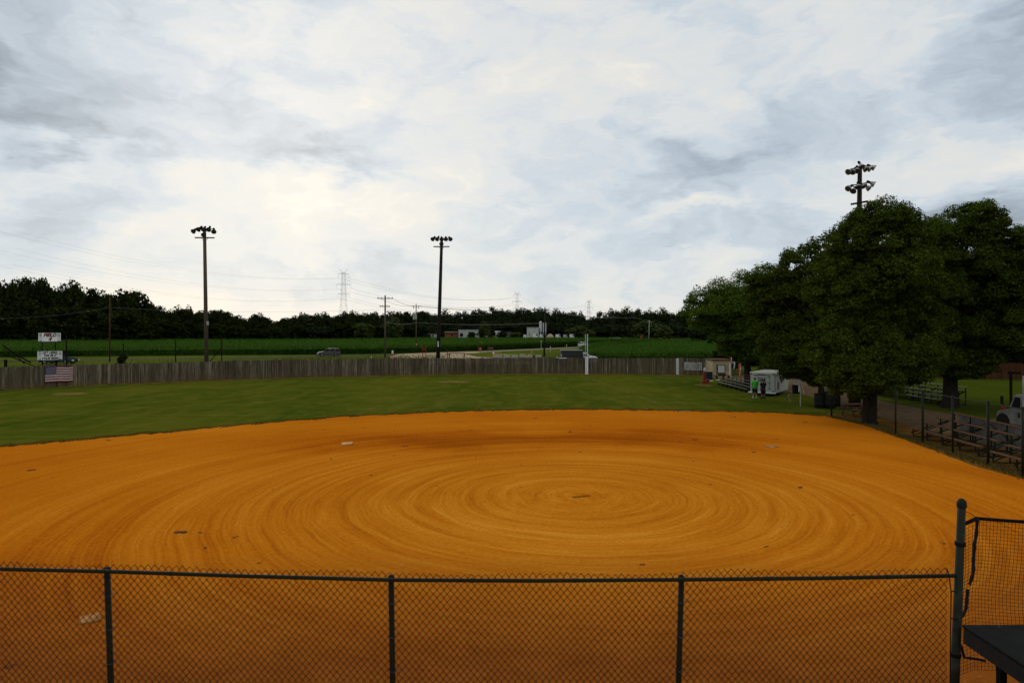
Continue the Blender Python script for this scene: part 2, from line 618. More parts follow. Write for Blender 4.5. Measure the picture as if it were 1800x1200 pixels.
# drier, yellower clay where the drag has worked it round the plate
dry = t.m('MULTIPLY', t.rng(t.m('ADD', r, t.m('MULTIPLY', t.m('SUBTRACT', wob, .5), 5.)), 13.5, 4.), .55)
col = t.mix(dry, col, t.ramp(k, [(.0, (.34, .105, .005)), (.5, (.52, .182, .009)), (1., (.64, .285, .030))]))
# browner clay by the backstop, lens falloff in the foreground painted in with it
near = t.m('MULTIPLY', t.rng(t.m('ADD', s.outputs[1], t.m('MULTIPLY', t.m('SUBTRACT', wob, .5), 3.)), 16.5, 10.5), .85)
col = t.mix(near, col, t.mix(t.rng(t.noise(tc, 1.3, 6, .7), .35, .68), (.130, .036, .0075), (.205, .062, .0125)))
col = t.mix(t.m('MULTIPLY', t.rng(grain, .56, .72), .45), col, (.16, .055, .008))
speck = t.noise(tc, 5.5, 4, .75)
col = t.mix(t.m('MULTIPLY', t.rng(speck, .66, .72), .55), col, (.17, .060, .006))
pale = t.noise(tc, 7.3, 4, .75)
col = t.mix(t.m('MULTIPLY', t.rng(pale, .66, .74), .4), col, (.62, .30, .06))
t.l.new(col, b.inputs['Base Color'])
b.inputs['Roughness'].default_value = 1.0
b.inputs['Specular IOR Level'].default_value = 0.
hgt = t.m('ADD', t.m('MULTIPLY', ringB, .6), t.m('ADD', t.m('MULTIPLY', ringC, .5), t.m('MULTIPLY', fine, .6)))
bn = t.new('ShaderNodeBump')
bn.inputs['Strength'].default_value = 1.0
bn.inputs['Distance'].default_value = .06
t.l.new(hgt, bn.inputs['Height'])
t.l.new(bn.outputs[0], b.inputs['Normal'])
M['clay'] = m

M['gravel'] = pm('brown gravel', (.155, .105, .062), (.095, .064, .038), 2.5, .95, bump=.3, spec=0.)
M['asphalt'] = pm('pale dusty asphalt', (.24, .215, .165), (.19, .17, .13), .7, .95, spec=0.)
M['road_grey'] = pm('dull grey asphalt', (.085, .082, .070), (.060, .058, .050), .7, .95, spec=0.)
M['apron'] = pm('tan gravel apron', (.37, .29, .19), (.27, .21, .135), .35, .95, spec=0.)
M['bare'] = pm('bare tan soil', (.19, .125, .045), (.075, .078, .012), 1.6, .95, spec=0.)
M['under'] = pm('trampled dusty soil', (.17, .082, .022), (.085, .050, .013), 1.2, .95, spec=0.)
M['strip'] = pm('pale soil strip', (.30, .195, .075), (.12, .10, .03), .8, .95, spec=0.)

# weathered pickets: tone changes from board to board
m, t, b = newmat('weathered picket wood')
geo = t.new('ShaderNodeNewGeometry')
tc = t.new('ShaderNodeTexCoord').outputs['Object']
mp = t.new('ShaderNodeMapping')
t.l.new(tc, mp.inputs[0])
mp.inputs['Scale'].default_value = (9, 9, .8)
n = t.noise(mp.outputs[0], 1.0, 5, .65)
big = t.noise(tc, .12, 2, .5)
c = t.ramp(geo.outputs['Random Per Island'], [(0, (.098, .078, .053)), (.45, (.160, .132, .094)), (.8, (.21, .176, .126)), (1, (.30, .255, .185))])
mp2 = t.new('ShaderNodeMapping')
t.l.new(tc, mp2.inputs[0])
mp2.inputs['Scale'].default_value = (1.3, 1.3, .04)
bd = t.noise(mp2.outputs[0], 1.0, 3, .7)
c = t.mix(t.rng(bd, .42, .62), t.mix(.55, c, (.030, .024, .016)), c)
c = t.mix(t.m('MULTIPLY', t.rng(bd, .58, .70), .5), c, (.20, .165, .115))
c = t.mix(t.rng(n, .40, .68), c, (.040, .030, .020))
c = t.mix(t.m('MULTIPLY', t.rng(big, .45, .65), .35), c, (.10, .085, .035))
sz = t.new('ShaderNodeSeparateXYZ')
t.l.new(tc, sz.inputs[0])
splash = t.m('MULTIPLY', t.rng(t.m('ADD', sz.outputs[2], t.m('MULTIPLY', big, .6)), .95, .25), .45)
c = t.mix(splash, c, (.15, .070, .022))          # clay splashed on the foot of the boards
t.l.new(c, b.inputs['Base Color'])
b.inputs['Roughness'].default_value = .92
b.inputs['Specular IOR Level'].default_value = .1
M['picket'] = m
M['picket_red'] = pm('red brown fence boards', (.085, .036, .018), (.050, .022, .012), 1.0, .9, stretch=(6, 6, .5), spec=0.)

# ------------------------------------------------------------------ ground
sheet('ground', [(-2500, -200), (2500, -200), (2500, 3500), (-2500, 3500)], 0, M['verge'])
FB = [(-520, 722), (-300, 706), (-120, 694), (0, 686), (100, 680), (200, 675.5), (300, 671.5), (400, 667.5), (500, 664.2), (600, 662), (700, 659.8), (800, 658.3), (900, 657.3), (960, 657.3), (1120, 658), (1190, 658.7), (1252, 660.5)]
FL = [G(u, v) for u, v in FB]                # outfield fence foot line
fl_x = [p.x for p in FL]
fl_y = [p.y for p in FL]


def fence_y(x):
    return float(np.interp(x, fl_x, fl_y))


# outfield turf runs up to the fence
sheet('outfield_grass', [(p.x, p.y) for p in FL] + [(32, 82), (32, 20), (26, -6), (-60, -6), (fl_x[0] - 3, 20)], .004, M['turf'])
sheet('pale_soil_strip', [(p.x, p.y - .45 - .35 * random.random()) for p in FL] + [(p.x, p.y + .02) for p in reversed(FL)], .008, M['strip'])
# infield
edge = [(-60, 792), (0, 785), (100, 776), (200, 767), (300, 758.5), (430, 746), (600, 732.5), (750, 725), (900, 720.5), (1000, 719.5), (1100, 720), (1210, 722), (1350, 724), (1460, 731.5)]
side = [(1529, 748), (1576, 764), (1623, 782), (1675, 801), (1740, 824)]
E = []
for (a, b_) in zip(edge, edge[1:]):
    for i in range(14):
        k = i / 14
        q = G(a[0] + (b_[0] - a[0]) * k, a[1] + (b_[1] - a[1]) * k)
        E.append((q.x + random.uniform(-.1, .1), q.y + random.uniform(-.28, .28)))
arc = [(-30, 14), (-29, 20), (-27, 25)]
S = []
for (a, b_) in zip([edge[-1]] + side, side):
    for i in range(10):
        k = i / 10
        q = G(a[0] + (b_[0] - a[0]) * k, a[1] + (b_[1] - a[1]) * k)
        S.append((q.x - .25 + random.uniform(-.07, .07), q.y))
DIRT = [(-28, -5), (-30, 6)] + arc + E + S + [(18.2, 24), (17.9, 14), (17.6, -5)]
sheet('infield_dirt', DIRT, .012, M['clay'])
sheet('bare_ground', [(18.0, 18)] + [(x - .3, y) for x, y in S[::-1]] + [(20.4, 44), (22.3, 44), (22.6, 36), (22.8, 18)], .008, M['under'])
sheet('gravel_road', [(22.6, 14), (22.7, 30), (22.2, 36), (22.8, 44), (24.3, 54), (24.6, 62), (24.5, 72), (23.6, 79), (33, 79), (29, 62), (28.2, 52), (28.0, 44), (29, 40), (37, 38), (37, 14)], .014, M['gravel'])
sheet('second_field_grass', [(29.5, 42), (38, 40.5), (90, 38), (90, 80), (34, 79), (30, 62)], .018, M['turf2'])
for i, (u, v, su, sv) in enumerate(((797, 671, 1.75, .95), (122, 692.5, 1.4, .75), (1237, 677, .95, .8)  )):
    c = G(u, v)
    sheet('bare_patch', [(c.x + su * (1 + .08 * math.sin(3 * a + i)) * math.cos(a), c.y + sv * 1.6 * (1 + .10 * math.sin(5 * a + i)) * math.sin(a)) for a in np.linspace(0, 2 * PI, 26)[:-1]], .013, M['bare'])
# foul line, worn into a broken chalk track
p0, p1 = G(1040, 666), G(1182, 719)
mb = MB()
for i in range(64):
    a, c = i / 64, (i + .8) / 64
    if random.random() < .22:
        continue
    q0, q1 = p0.lerp(p1, a), p0.lerp(p1, c)
    ww = random.uniform(.03, .10)
    j = random.uniform(-.06, .06)
    mb.poly([(q0.x - ww + j, q0.y, .016), (q0.x + ww + j, q0.y, .016), (q1.x + ww + j, q1.y, .016), (q1.x - ww + j, q1.y, .016)])
tag(mb.build('foul_line', M['chalk']), kind='structure')

# roads beyond the fence
RP = [(-260, 95), (-150, 112), (-95, 126), (-60, 140), (-27, 162), (-4, 196), (11, 223), (35, 262), (69, 347), (97, 408), (150, 520)]
RP = [Vector((x, y, 0)) for x, y in RP]


def offset(pl, d):
    out = []
    for i, p in enumerate(pl):
        tdir = (pl[min(i + 1, len(pl) - 1)] - pl[max(i - 1, 0)]).normalized()
        out.append(p + Vector((-tdir.y, tdir.x, 0)) * d)
    return out


def smooth(pl, k=6):
    out = []
    for i in range(len(pl) - 1):
        a, b, c, d = pl[max(i - 1, 0)], pl[i], pl[i + 1], pl[min(i + 2, len(pl) - 1)]
        for j in range(k):
            t = j / k
            out.append(.5 * ((2 * b) + (c - a) * t + (2 * a - 5 * b + 4 * c - d) * t * t + (3 * b - a - 3 * c + d) * t ** 3))
    return out + [pl[-1]]


RS = smooth(RP)
for nm_, lo_, hi_, mt_, hw_ in (('road', 0, 25, 'road_grey', 2.7), ('road', 24, len(RS) - 1, 'asphalt', 3.2)):
    a, c = offset(RS, hw_), offset(RS, -hw_)
    mb = MB()
    for i in range(lo_, hi_):
        mb.add([(a[i].x, a[i].y, .03), (a[i + 1].x, a[i + 1].y, .03), (c[i + 1].x, c[i + 1].y, .03), (c[i].x, c[i].y, .03)], [(0, 1, 2, 3)])
    tag(mb.build(nm_, M[mt_]), kind='structure')
sheet('gravel_apron', [G(685, 627), G(700, 622.5), G(760, 619.5), G(835, 617.5), G(850, 619.5), G(815, 622), G(840, 627), G(905, 631), G(1060, 634), G(1060, 640), G(860, 640), G(700, 640)], .034, M['apron'])

# ------------------------------------------------------------------ leaf and blade generators
rs = np.random.RandomState(11)


def leaves(blobs, n, size, seed, up=.55, aspect=.62):
    """n diamond leaves spread through the ellipsoids blobs (x,y,z,rx,ry,rz); most of them near the skin of each"""
    rg = np.random.RandomState(seed)
    B = np.asarray(blobs, float)
    wgt = (B[:, 3] * B[:, 4] + B[:, 4] * B[:, 5] + B[:, 3] * B[:, 5])
    idx = rg.choice(len(B), n, p=wgt / wgt.sum())
    d = rg.normal(size=(n, 3))
    d /= np.linalg.norm(d, axis=1)[:, None]
    d[:, 2] = np.where(d[:, 2] < -.35, d[:, 2] * .5, d[:, 2])
    rad = 1 - np.abs(rg.normal(0, .24, n))
    rad = np.clip(rad, .15, 1) + rg.normal(0, .10, n)
    c = B[idx, :3] + d * rad[:, None] * B[idx, 3:]
    nrm = d * .85 + rg.normal(0, .5, (n, 3))
    nrm[:, 2] += up
    nrm /= np.linalg.norm(nrm, axis=1)[:, None]
    a = np.cross(nrm, rg.normal(size=(n, 3)))
    a /= np.linalg.norm(a, axis=1)[:, None]
    b = np.cross(nrm, a)
    sz = size * rg.uniform(.45, 1.55, n)[:, None]
    V = np.empty((n, 4, 3))
    V[:, 0] = c - a * sz
    V[:, 1] = c + b * sz * aspect - nrm * sz * .18
    V[:, 2] = c + a * sz
    V[:, 3] = c - b * sz * aspect - nrm * sz * .18
    return V.reshape(-1, 3), np.arange(n * 4).reshape(n, 4)


def crown_blobs(cx, cy, cz, rx, ry, rz, n, rmin, rmax, seed, inner=.3):
    rg = np.random.RandomState(seed)
    out = []
    for i in range(n):
        d = rg.normal(size=3)
        d /= np.linalg.norm(d)
        k = rg.uniform(.74, .98) if rg.rand() > inner else rg.uniform(.15, .7)
        r = rg.uniform(rmin, rmax)
        # egg-shaped crown: fuller above, narrower below
        f = 1 - .25 * max(0, -d[2]) if d[2] < 0 else 1
        out.append((cx + d[0] * rx * k * f, cy + d[1] * ry * k * f, cz + d[2] * rz * k, r * rg.uniform(.9, 1.3), r * rg.uniform(.9, 1.3), r * rg.uniform(.85, 1.15)))
    return out


def blades(pts, hgt, wid, seed, lean=.35):
    """upright tapering blades at pts (n,3)"""
    rg = np.random.RandomState(seed)
    n = len(pts)
    ang = rg.uniform(0, 2 * PI, n)
    h = hgt * rg.uniform(.5, 1.25, n)
    w_ = wid * rg.uniform(.6, 1.3, n)
    side = np.stack([np.cos(ang), np.sin(ang), np.zeros(n)], 1) * w_[:, None]
    ln = rg.normal(0, lean, (n, 2)) * h[:, None]
    V = np.empty((n, 3, 3))
    V[:, 0] = pts - side
    V[:, 1] = pts + side
    V[:, 2] = pts
    V[:, 2, :2] += ln
    V[:, 2, 2] += h
    return V.reshape(-1, 3), np.arange(n * 3).reshape(n, 3)


# ------------------------------------------------------------------ fringe of the turf, weeds by the fence
pts = []
for i in range(24000):
    k = random.random() * (len(E) - 1)
    a, b_ = E[int(k)], E[int(k) + 1]
    f = k - int(k)
    pts.append((a[0] + (b_[0] - a[0]) * f, a[1] + (b_[1] - a[1]) * f + random.gauss(.10, .20) * (1 + .8 * math.sin(k * .9) * math.sin(k * .37)), .01))
V, Q = blades(np.array(pts), .042, .045, 1, 1.0)
tag(npmesh('dry_grass_fringe', V, Q, M['fringe'], n=3), kind='stuff')
pts = []
while len(pts) < 52000:
    x = random.uniform(-75, 30)
    y = fence_y(x) + .4 + abs(random.gauss(0, 28))
    if x > -14 and (y > 100 and x < 3 and random.random() < .85):
        continue
    if random.random() > .35 + .65 * (math.sin(x * .21) * math.sin(x * .077 + y * .11) > -.2):
        continue
    rd = min(((x - p.x) ** 2 + (y - p.y) ** 2) for p in RS[::2])
    if rd < 20:
        continue
    pts.append((x, y, 0))
V, Q = blades(np.array(pts), .55, .07, 2, .3)
tag(npmesh('verge_weeds', V, Q, M['weed'], n=3), kind='stuff')


# ------------------------------------------------------------------ corn fields
def inside(poly, x, y):
    r_ = np.zeros(len(x), bool)
    n = len(poly)
    for i in range(n):
        x1, y1 = poly[i]
        x2, y2 = poly[(i + 1) % n]
        cond = ((y1 > y) != (y2 > y)) & (x < (x2 - x1) * (y - y1) / (y2 - y1 + 1e-9) + x1)
        r_ ^= cond
    return r_


def corn(name, poly, seed, hgt=2.1, nfar=70000, nedge=70000, front=None):
    rg = np.random.RandomState(seed)
    xs = np.array([p[0] for p in poly])
    ys = np.array([p[1] for p in poly])
    # dense canopy slab under the leaf tips, so that the field is closed from above
    mb = MB()
    mb.poly([(x, y, hgt * .62) for x, y in poly])
    n = len(poly)
    for i in range(n):
        a, b_ = poly[i], poly[(i + 1) % n]
        mb.poly([(*a, 0), (*b_, 0), (*b_, hgt * .62), (*a, hgt * .62)])
    Vb = np.array(mb.v)
    # leaves: density falls with distance
    X_, Y_ = [], []
    while sum(map(len, X_)) < nfar:
        y = ys.min() + (ys.max() - ys.min()) * rg.rand(200000) ** 2.6
        x = rg.uniform(xs.min(), xs.max(), 200000)
        k = inside(poly, x, y) & (np.abs(x) < y * .95)
        X_.append(x[k])
        Y_.append(y[k])
    x, y = np.concatenate(X_)[:nfar], np.concatenate(Y_)[:nfar]
    x = np.round(x / .76) * .76 + rg.normal(0, .12, nfar)         # rows 76 cm apart
    z = hgt * rg.uniform(.70, 1.0, nfar)
    # front edge: leaves from the ground up
    ex, ey = [], []
    seg = front
    L = np.array([math.dist(a, b_) for a, b_ in zip(seg, seg[1:])])
    si = rg.choice(len(L), nedge, p=L / L.sum())
    f = rg.rand(nedge)
    A = np.array(seg[:-1])[si]
    B_ = np.array(seg[1:])[si]
    q = A + (B_ - A) * f[:, None] + rg.normal(0, .5, (nedge, 2))
    x = np.concatenate([x, q[:, 0]])
    y = np.concatenate([y, q[:, 1]])
    z = np.concatenate([z, hgt * rg.uniform(.05, 1.0, nedge)])
    c = np.stack([x, y, z], 1)
    nn = len(c)
    ang = rg.uniform(0, 2 * PI, nn)
    dr = np.stack([np.cos(ang), np.sin(ang), rg.uniform(-.3, .5, nn)], 1)
    sd_ = np.stack([-np.sin(ang), np.cos(ang), np.zeros(nn)], 1)
    ln = rg.uniform(.35, .75, nn)[:, None] * np.clip(y[:, None] / 160, 1, 1.8)
    wd = .055 * np.clip(y[:, None] / 120, 1, 3)
    V = np.empty((nn, 4, 3))
    V[:, 0] = c
    V[:, 1] = c + dr * ln * .5 + sd_ * wd + np.array([0, 0, .12])
    V[:, 2] = c + dr * ln - np.array([0, 0, .12])
    V[:, 3] = c + dr * ln * .5 - sd_ * wd + np.array([0, 0, .12])
    V = V.reshape(-1, 3)
    Qs = np.arange(nn * 4).reshape(nn, 4)
    o = npmesh(name, V, Qs, M['corn'])
    tag(o, kind='stuff')
    ob = mb.build(name + '_stand', M['corn'], fix=True)
    # join the stand into the same object
    bm = bmesh.new()
    bm.from_mesh(o.data)
    bm.from_mesh(ob.data)
    bm.to_mesh(o.data)
    bm.free()
    bpy.data.objects.remove(ob)
    return o


lf = [(-330, 112), (-150, 132), (-109, 146), (-95, 152), (-54, 163), (-36, 168), (-22, 180), (-9.7, 200), (7, 228), (24, 262), (44, 305), (62, 347)]
corn('corn_field', lf + [(95, 430), (60, 505), (-70, 505), (-95, 372), (-330, 345)], 3, front=lf)
rf = [(62, 305), (31, 232), (22, 190), (16, 150), (13.4, 113), (26, 111), (60, 112), (130, 118)]
corn('corn_field', rf + [(260, 150), (260, 430), (108, 425), (88, 372)], 4, front=rf, nfar=60000, nedge=60000)

# ------------------------------------------------------------------ far trees
protos = []


def far_proto(matname, seed, n=1500):
    rg = np.random.RandomState(seed)
    bl = crown_blobs(0, 0, .56, .27, .27, .34, 34, .09, .16, seed, .25) + [(0, 0, .45, .2, .2, .36)]
    bl += [(rg.uniform(-.22, .22), rg.uniform(-.2, .2), rg.uniform(.08, .3), .13, .13, .12) for _ in range(7)]
    V, Q = leaves(bl, n, .036, seed, .5)
    # trunk as six thin quads
    tv, tq = [], []
    for k in range(6):
        a0, a1 = k * PI / 3, (k + 1) * PI / 3
        i = len(V) + len(tv)
        tv += [(.02 * math.cos(a0), .02 * math.sin(a0), 0), (.02 * math.cos(a1), .02 * math.sin(a1), 0), (.008 * math.cos(a1), .008 * math.sin(a1), .7), (.008 * math.cos(a0), .008 * math.sin(a0), .7)]
        tq.append((i, i + 1, i + 2, i + 3))
    V = np.concatenate([V, np.array(tv)])
    Q = np.concatenate([Q, np.array(tq)])
    o = npmesh('leafy_tree', V, Q, M[matname])
    me = o.data
    bpy.data.objects.remove(o)
    return me


PF = {k: [far_proto(k, 100 + i * 7 + j, 2800) for i in range(5)] for j, k in enumerate(('leaf_far', 'leaf_hill', 'leaf_olive'))}


def far_tree(u, vtop, D, wpx, kind, label, group=None, zbase=0., name='leafy_tree'):
    x = (u - 900) * D / F
    top = H - (vtop - HV) * D / F
    o = bpy.data.objects.new(name, random.choice(PF[kind]))
    COL.objects.link(o)
    o.location = (x, D, zbase)
    hh = top - zbase
    wid = wpx * D / F / .62
    o.scale = (wid, wid, hh / .95)
    o.rotation_euler = (0, 0, random.uniform(0, 6.28))
    return tag(o, label, 'tree', group)


SKY = [(-120, 505), (0, 500), (20, 505), (45, 493), (60, 499), (75, 495), (90, 515), (115, 505), (127, 501), (150, 513), (172, 517), (195, 530), (215, 516), (242, 520), (258, 538), (280, 545), (300, 545), (325, 540), (345, 552), (385, 547), (400, 553), (425, 560), (440, 565), (455, 553), (475, 564), (500, 566), (520, 555), (550, 556), (580, 555), (605, 551), (640, 552), (665, 551), (700, 550), (735, 549), (760, 556), (780, 553), (800, 554), (820, 552), (845, 546), (862, 543), (885, 548), (900, 551), (920, 547), (950, 546), (970, 550), (985, 548), (1005, 547), (1020, 554), (1035, 564), (1045, 561), (1060, 553), (1090, 549), (1130, 547), (1160, 549), (1190, 553), (1205, 553), (1215, 566), (1240, 560), (1340, 556), (1420, 556)]


def zone(u):
    if u < 262:
        return 335, 'leaf_far', 'tall dark tree in the wood along the left field edge', 'trees of the tall left wood', (30, 44)
    if u < 500:
        return 385, 'leaf_far', 'dark tree in the lower wood right of the tall left wood', 'trees of the lower wood', (22, 34)
    if u < 745:
        return 500, 'leaf_hill' if random.random() < .35 else 'leaf_far', 'dark green tree at the far edge of the corn field', 'trees along the far edge of the corn', (20, 30)
    if u < 1040:
        return 690, 'leaf_hill', 'greyish green tree on the wooded rise behind the far buildings', 'trees on the rise behind the buildings', (18, 28)
    return 560, 'leaf_hill' if random.random() < .6 else 'leaf_far', 'dark tree in the wood beyond the end of the road', 'trees beyond the end of the road', (20, 30)


u = -130.
while u < 1420:
    D, kind, lab, grp, wr = zone(u)
    wp = random.uniform(*wr)
    far_tree(u, interp(SKY, u) + random.uniform(-7, 0) - (3 if u < 262 else 0), D + random.uniform(0, 25), wp, kind, lab, grp)
    u += wp * random.uniform(.30, .46)
u = -140.
while u < 1420:                                     # lower trees in front close the edge of the wood
    D, kind, lab, grp, wr = zone(u)
    wp = random.uniform(*wr) * 1.25
    vt = interp(SKY, u)
    far_tree(u, vt + (592 - vt) * random.uniform(.28, .5), D - random.uniform(8, 20), wp, kind, lab, grp)
    u += wp * random.uniform(.55, .8)
for (u, vt, D, wp, kind, lab) in (
        (853, 564, 500, 20, 'leaf_olive', 'pale olive green round tree behind the long white far building'),
        (829, 583, 492, 17, 'leaf_far', 'dark round bush in front of the long white far building'),
        (847, 578, 492, 13, 'leaf_far', 'dark narrow tree at the right end of the long white far building'),
        (1016, 573, 520, 42, 'leaf_olive', 'broad olive green tree beside the scrap yard'),
        (1036, 580, 500, 22, 'leaf_olive', 'smaller olive bush left of the far end of the road'),
        (1142, 563, 430, 56, 'leaf_olive', 'tall olive green tree clump where the road meets the wood'),
        (1165, 572, 420, 30, 'leaf_olive', 'lower olive tree right of the tall clump by the road'),
        (690, 558, 470, 34, 'leaf_olive', 'olive green tree behind the utility pole with two crossarms'),
        (640, 566, 470, 40, 'leaf_olive', 'wide olive green tree below the nearest pylon'),
        (905, 583, 500, 22, 'leaf_olive', 'low green bush at the foot of the second pylon'),
        (882, 582, 500, 20, 'leaf_far', 'dark clipped tree beside the white roofed far shed'),
        (1230, 566, 300, 40, 'leaf_hill', 'dull green tree behind the left tip of the big shade trees')):
    far_tree(u, vt, D, wp, kind, lab)
# wood behind the second field, seen dimly under and between the shade trees
u = 1285.
while u < 1960:
    wp = random.uniform(60, 95)
    far_tree(u, random.uniform(470, 540) if u > 1410 else random.uniform(565, 590), random.uniform(92, 112), wp, 'leaf_far', 'dark tree behind the red brown fence of the second field', 'trees behind the second field')
    u += wp * .5
o = bpy.data.objects.new('bush', PF['leaf_far'][2])
COL.objects.link(o)
c = G(214, 640)
o.location = (c.x, c.y, 0)
o.scale = (3.0, 3.0, 1.75)
tag(o, 'small dark bush behind the wooden fence near the leftmost utility pole', 'bush')


# ------------------------------------------------------------------ shade trees on the right
def shade_tree(base, crown, n, size, seed, label, matname='leaf_near', trunk_r=.38, nb=70, extra=(), lean=(0, 0)):
    """crown: cx, cy, cz, rx, ry, rz"""
    th_ = thing('shade_tree', label, 'tree', base)
    cx, cy, cz, rx, ry, rz = crown
    bl = crown_blobs(cx, cy, cz, rx, ry, rz, int(nb * 2.2), rx * .12, rx * .27, seed) + [(cx, cy, cz, rx * .62, ry * .62, rz * .66)]
    for e in extra:
        bl += crown_blobs(*e, max(16, int(nb * e[3] / rx * 1.3)), e[3] * .16, e[3] * .34, seed + 5)
    rgs = np.random.RandomState(seed + 77)
    for q in list(bl[-6:]) + [(cx, cy, cz, rx, ry, rz)] * 34 + [e for e in extra for _ in range(9)]:
        d_ = rgs.normal(size=3)
        d_ /= np.linalg.norm(d_)
        d_[2] = abs(d_[2]) * .9 - .15
        k_ = rgs.uniform(.98, 1.22)
        r_ = rgs.uniform(.16, .40)
        bl.append((q[0] + d_[0] * q[3] * k_, q[1] + d_[1] * q[4] * k_, q[2] + d_[2] * q[5] * k_, r_, r_, r_ * 1.3))
    V, Q = leaves(bl, int(n * 3.6), size * .47, seed, .38)
    V = V - np.array(base)
    o = npmesh('crown', V, Q, M[matname], th_)
    rg = random.Random(seed)
    mb = MB()
    b = Vector(base)
    fork = Vector((b.x + lean[0], b.y + lean[1], max(2.2, cz - rz * .55)))
    mid = b.lerp(fork, .5) + Vector((rg.uniform(-.1, .1), 0, 0))
    mb.tube([b - Vector((0, 0, .1)), b + Vector((0, 0, .25)), mid, fork], [trunk_r * 1.5, trunk_r * 1.08, trunk_r * .9, trunk_r * .78], 10)
    for k in range(9):
        q = bl[rg.randrange(len(bl))]
        e = Vector(q[:3])
        m1 = fork.lerp(e, .5) + Vector((0, 0, -.25 + .5 * rg.random()))
        r0 = trunk_r * rg.uniform(.38, .6)
        mb.tube([fork - Vector((0, 0, .3)), m1, e], [r0, r0 * .6, r0 * .2], 7)
    mb.build('trunk', M['bark'], th_, smooth=True)
    return th_


b1 = Vector((23.5, 68, 0))
shade_tree(b1, (23.6, 67, 6.9, 4.4, 4.2, 4.5), 52000, .17, 21, 'leftmost shade tree with lighter green crown tip beyond the white trailer', 'leaf_light', .35, 80,
           extra=((26.6, 66, 7.6, 2.6, 2.6, 4.0), (18.9, 66, 7.4, 2.7, 2.4, 2.1), (21.3, 66, 5.0, 2.2, 2.0, 2.2), (24.8, 63.5, 3.2, 2.6, 2.0, 2.0)))
b2 = G(1447, 714)
shade_tree(b2, (21.6, 50, 8.0, 2.6, 2.6, 4.1), 60000, .15, 22, 'shade tree with pointed dark crown beside the dark barrels', 'leaf_near', .36, 70,
           extra=((19.5, 51, 6.2, 1.9, 1.9, 3.0), (23.8, 50.5, 6.8, 2.0, 2.2, 4.2), (21.2, 49.5, 3.9, 2.8, 2.2, 2.2), (20.1, 49.0, 3.2, 1.5, 1.2, 1.1), (22.6, 49.0, 2.6, 2.0, 1.6, 1.3), (19.5, 51, 8.6, 1.7, 1.7, 1.7)))
b3 = G(1528, 745)
shade_tree(b3, (20.9, 39.5, 8.6, 2.7, 2.7, 4.2), 84000, .125, 23, 'tallest shade tree with thick dark trunk in front of the floodlight pole', 'leaf_near', .37, 85,
           extra=((18.9, 39, 7.0, 1.7, 1.8, 3.4), (23.3, 40, 7.4, 1.8, 2.0, 3.9), (19.0, 38.6, 3.5, 2.1, 2.0, 1.9), (21.6, 38.6, 3.8, 2.2, 1.8, 1.7), (21.3, 39, 11.6, 1.6, 1.5, 1.25), (19.6, 39, 10.4, 1.2, 1.2, 1.4), (23.8, 40, 3.9, 1.4, 1.4, 1.4), (19.7, 37.8, 2.7, 1.9, 1.5, 1.15)))
b4 = G(1670, 716)
shade_tree(b4, (30.8, 47.4, 8.9, 3.0, 3.0, 4.7), 84000, .14, 24, 'shade tree with round top standing behind the plank bleachers', 'leaf_near', .46, 80,
           extra=((28.0, 46, 8.6, 2.0, 2.0, 4.4), (33.6, 46.5, 8.2, 2.2, 2.2, 4.0), (30.6, 46.5, 3.9, 2.5, 2.0, 2.0), (31.4, 46.0, 12.6, 1.7, 1.5, 1.2), (28.2, 46, 5.2, 1.6, 1.6, 2.0), (26.0, 43.5, 10.2, 1.4, 1.3, 1.5), (33.2, 45.5, 10.6, 1.6, 1.5, 1.5)))
b5 = Vector((37.3, 46.5, 0))
shade_tree(b5, (36.6, 46, 7.6, 3.4, 3.2, 4.5), 70000, .14, 25, 'shade tree at the right picture edge above the white truck', 'leaf_near', .42, 75,
           extra=((33.8, 44.5, 5.2, 2.1, 2.0, 1.9), (37.5, 45, 4.2, 2.6, 2.6, 1.8), (34.6, 45, 8.8, 1.8, 1.8, 2.8), (39.5, 45, 7.0, 2.4, 2.4, 3.8)))
b6 = G(1500, 714)
shade_tree(b6, (25.6, 50, 6.8, 3.0, 2.8, 4.3), 40000, .15, 26, 'slimmer shade tree behind the picnic table', 'leaf_near', .30, 60)


# ------------------------------------------------------------------ wooden outfield fence
def picket_fence(name, label, line, hgt, mat, bw=.14, post_every=2.4, seed=3):
    th_ = thing(name, label, 'fence', line[len(line) // 2])
    rg = random.Random(seed)
    mb, rl = MB(), MB()
    posts = []
    dist = 0
    nextp = 0
    for a, b in zip(line, line[1:]):
        L = (b - a).length
        d = (b - a) / L
        nn = int(round(L / bw))
        for i in range(nn):
            s0 = (i + .5) * L / nn
            p = a + d * s0
            hh = hgt + rg.gauss(0, .022) + .03 * math.sin(dist * .35 + s0 * .35)
            ang = math.atan2(d.y, d.x)
            z0 = rg.uniform(.02, .10)
            mb.box(p + Vector((0, rg.uniform(-.008, .008), (hh + z0) / 2)), (L / nn - rg.uniform(.004, .018), .022, hh - z0), ang)
        nrm = Vector((-d.y, d.x, 0))
        for z in (.35, 1.05, 1.75):
            rl.bar(a + nrm * .05 + Vector((0, 0, z)), b + nrm * .05 + Vector((0, 0, z)), .045, .09)
        k = 0.
        while k < L:
            posts.append(a + d * k + nrm * .125)
            k += post_every
        dist += L
    mb.build('boards', mat, th_, fix=False)
    rl.build('rails', mat, th_, fix=False)
    pb = MB()
    for p in posts:
        pb.box(p + Vector((0, 0, hgt / 2 - .05)), (.09, .09, hgt - .1))
    pb.build('posts', mat, th_, fix=False)
    return th_


picket_fence('wooden_fence', 'long weathered grey picket fence round the outfield', FL, 2.08, M['picket'])
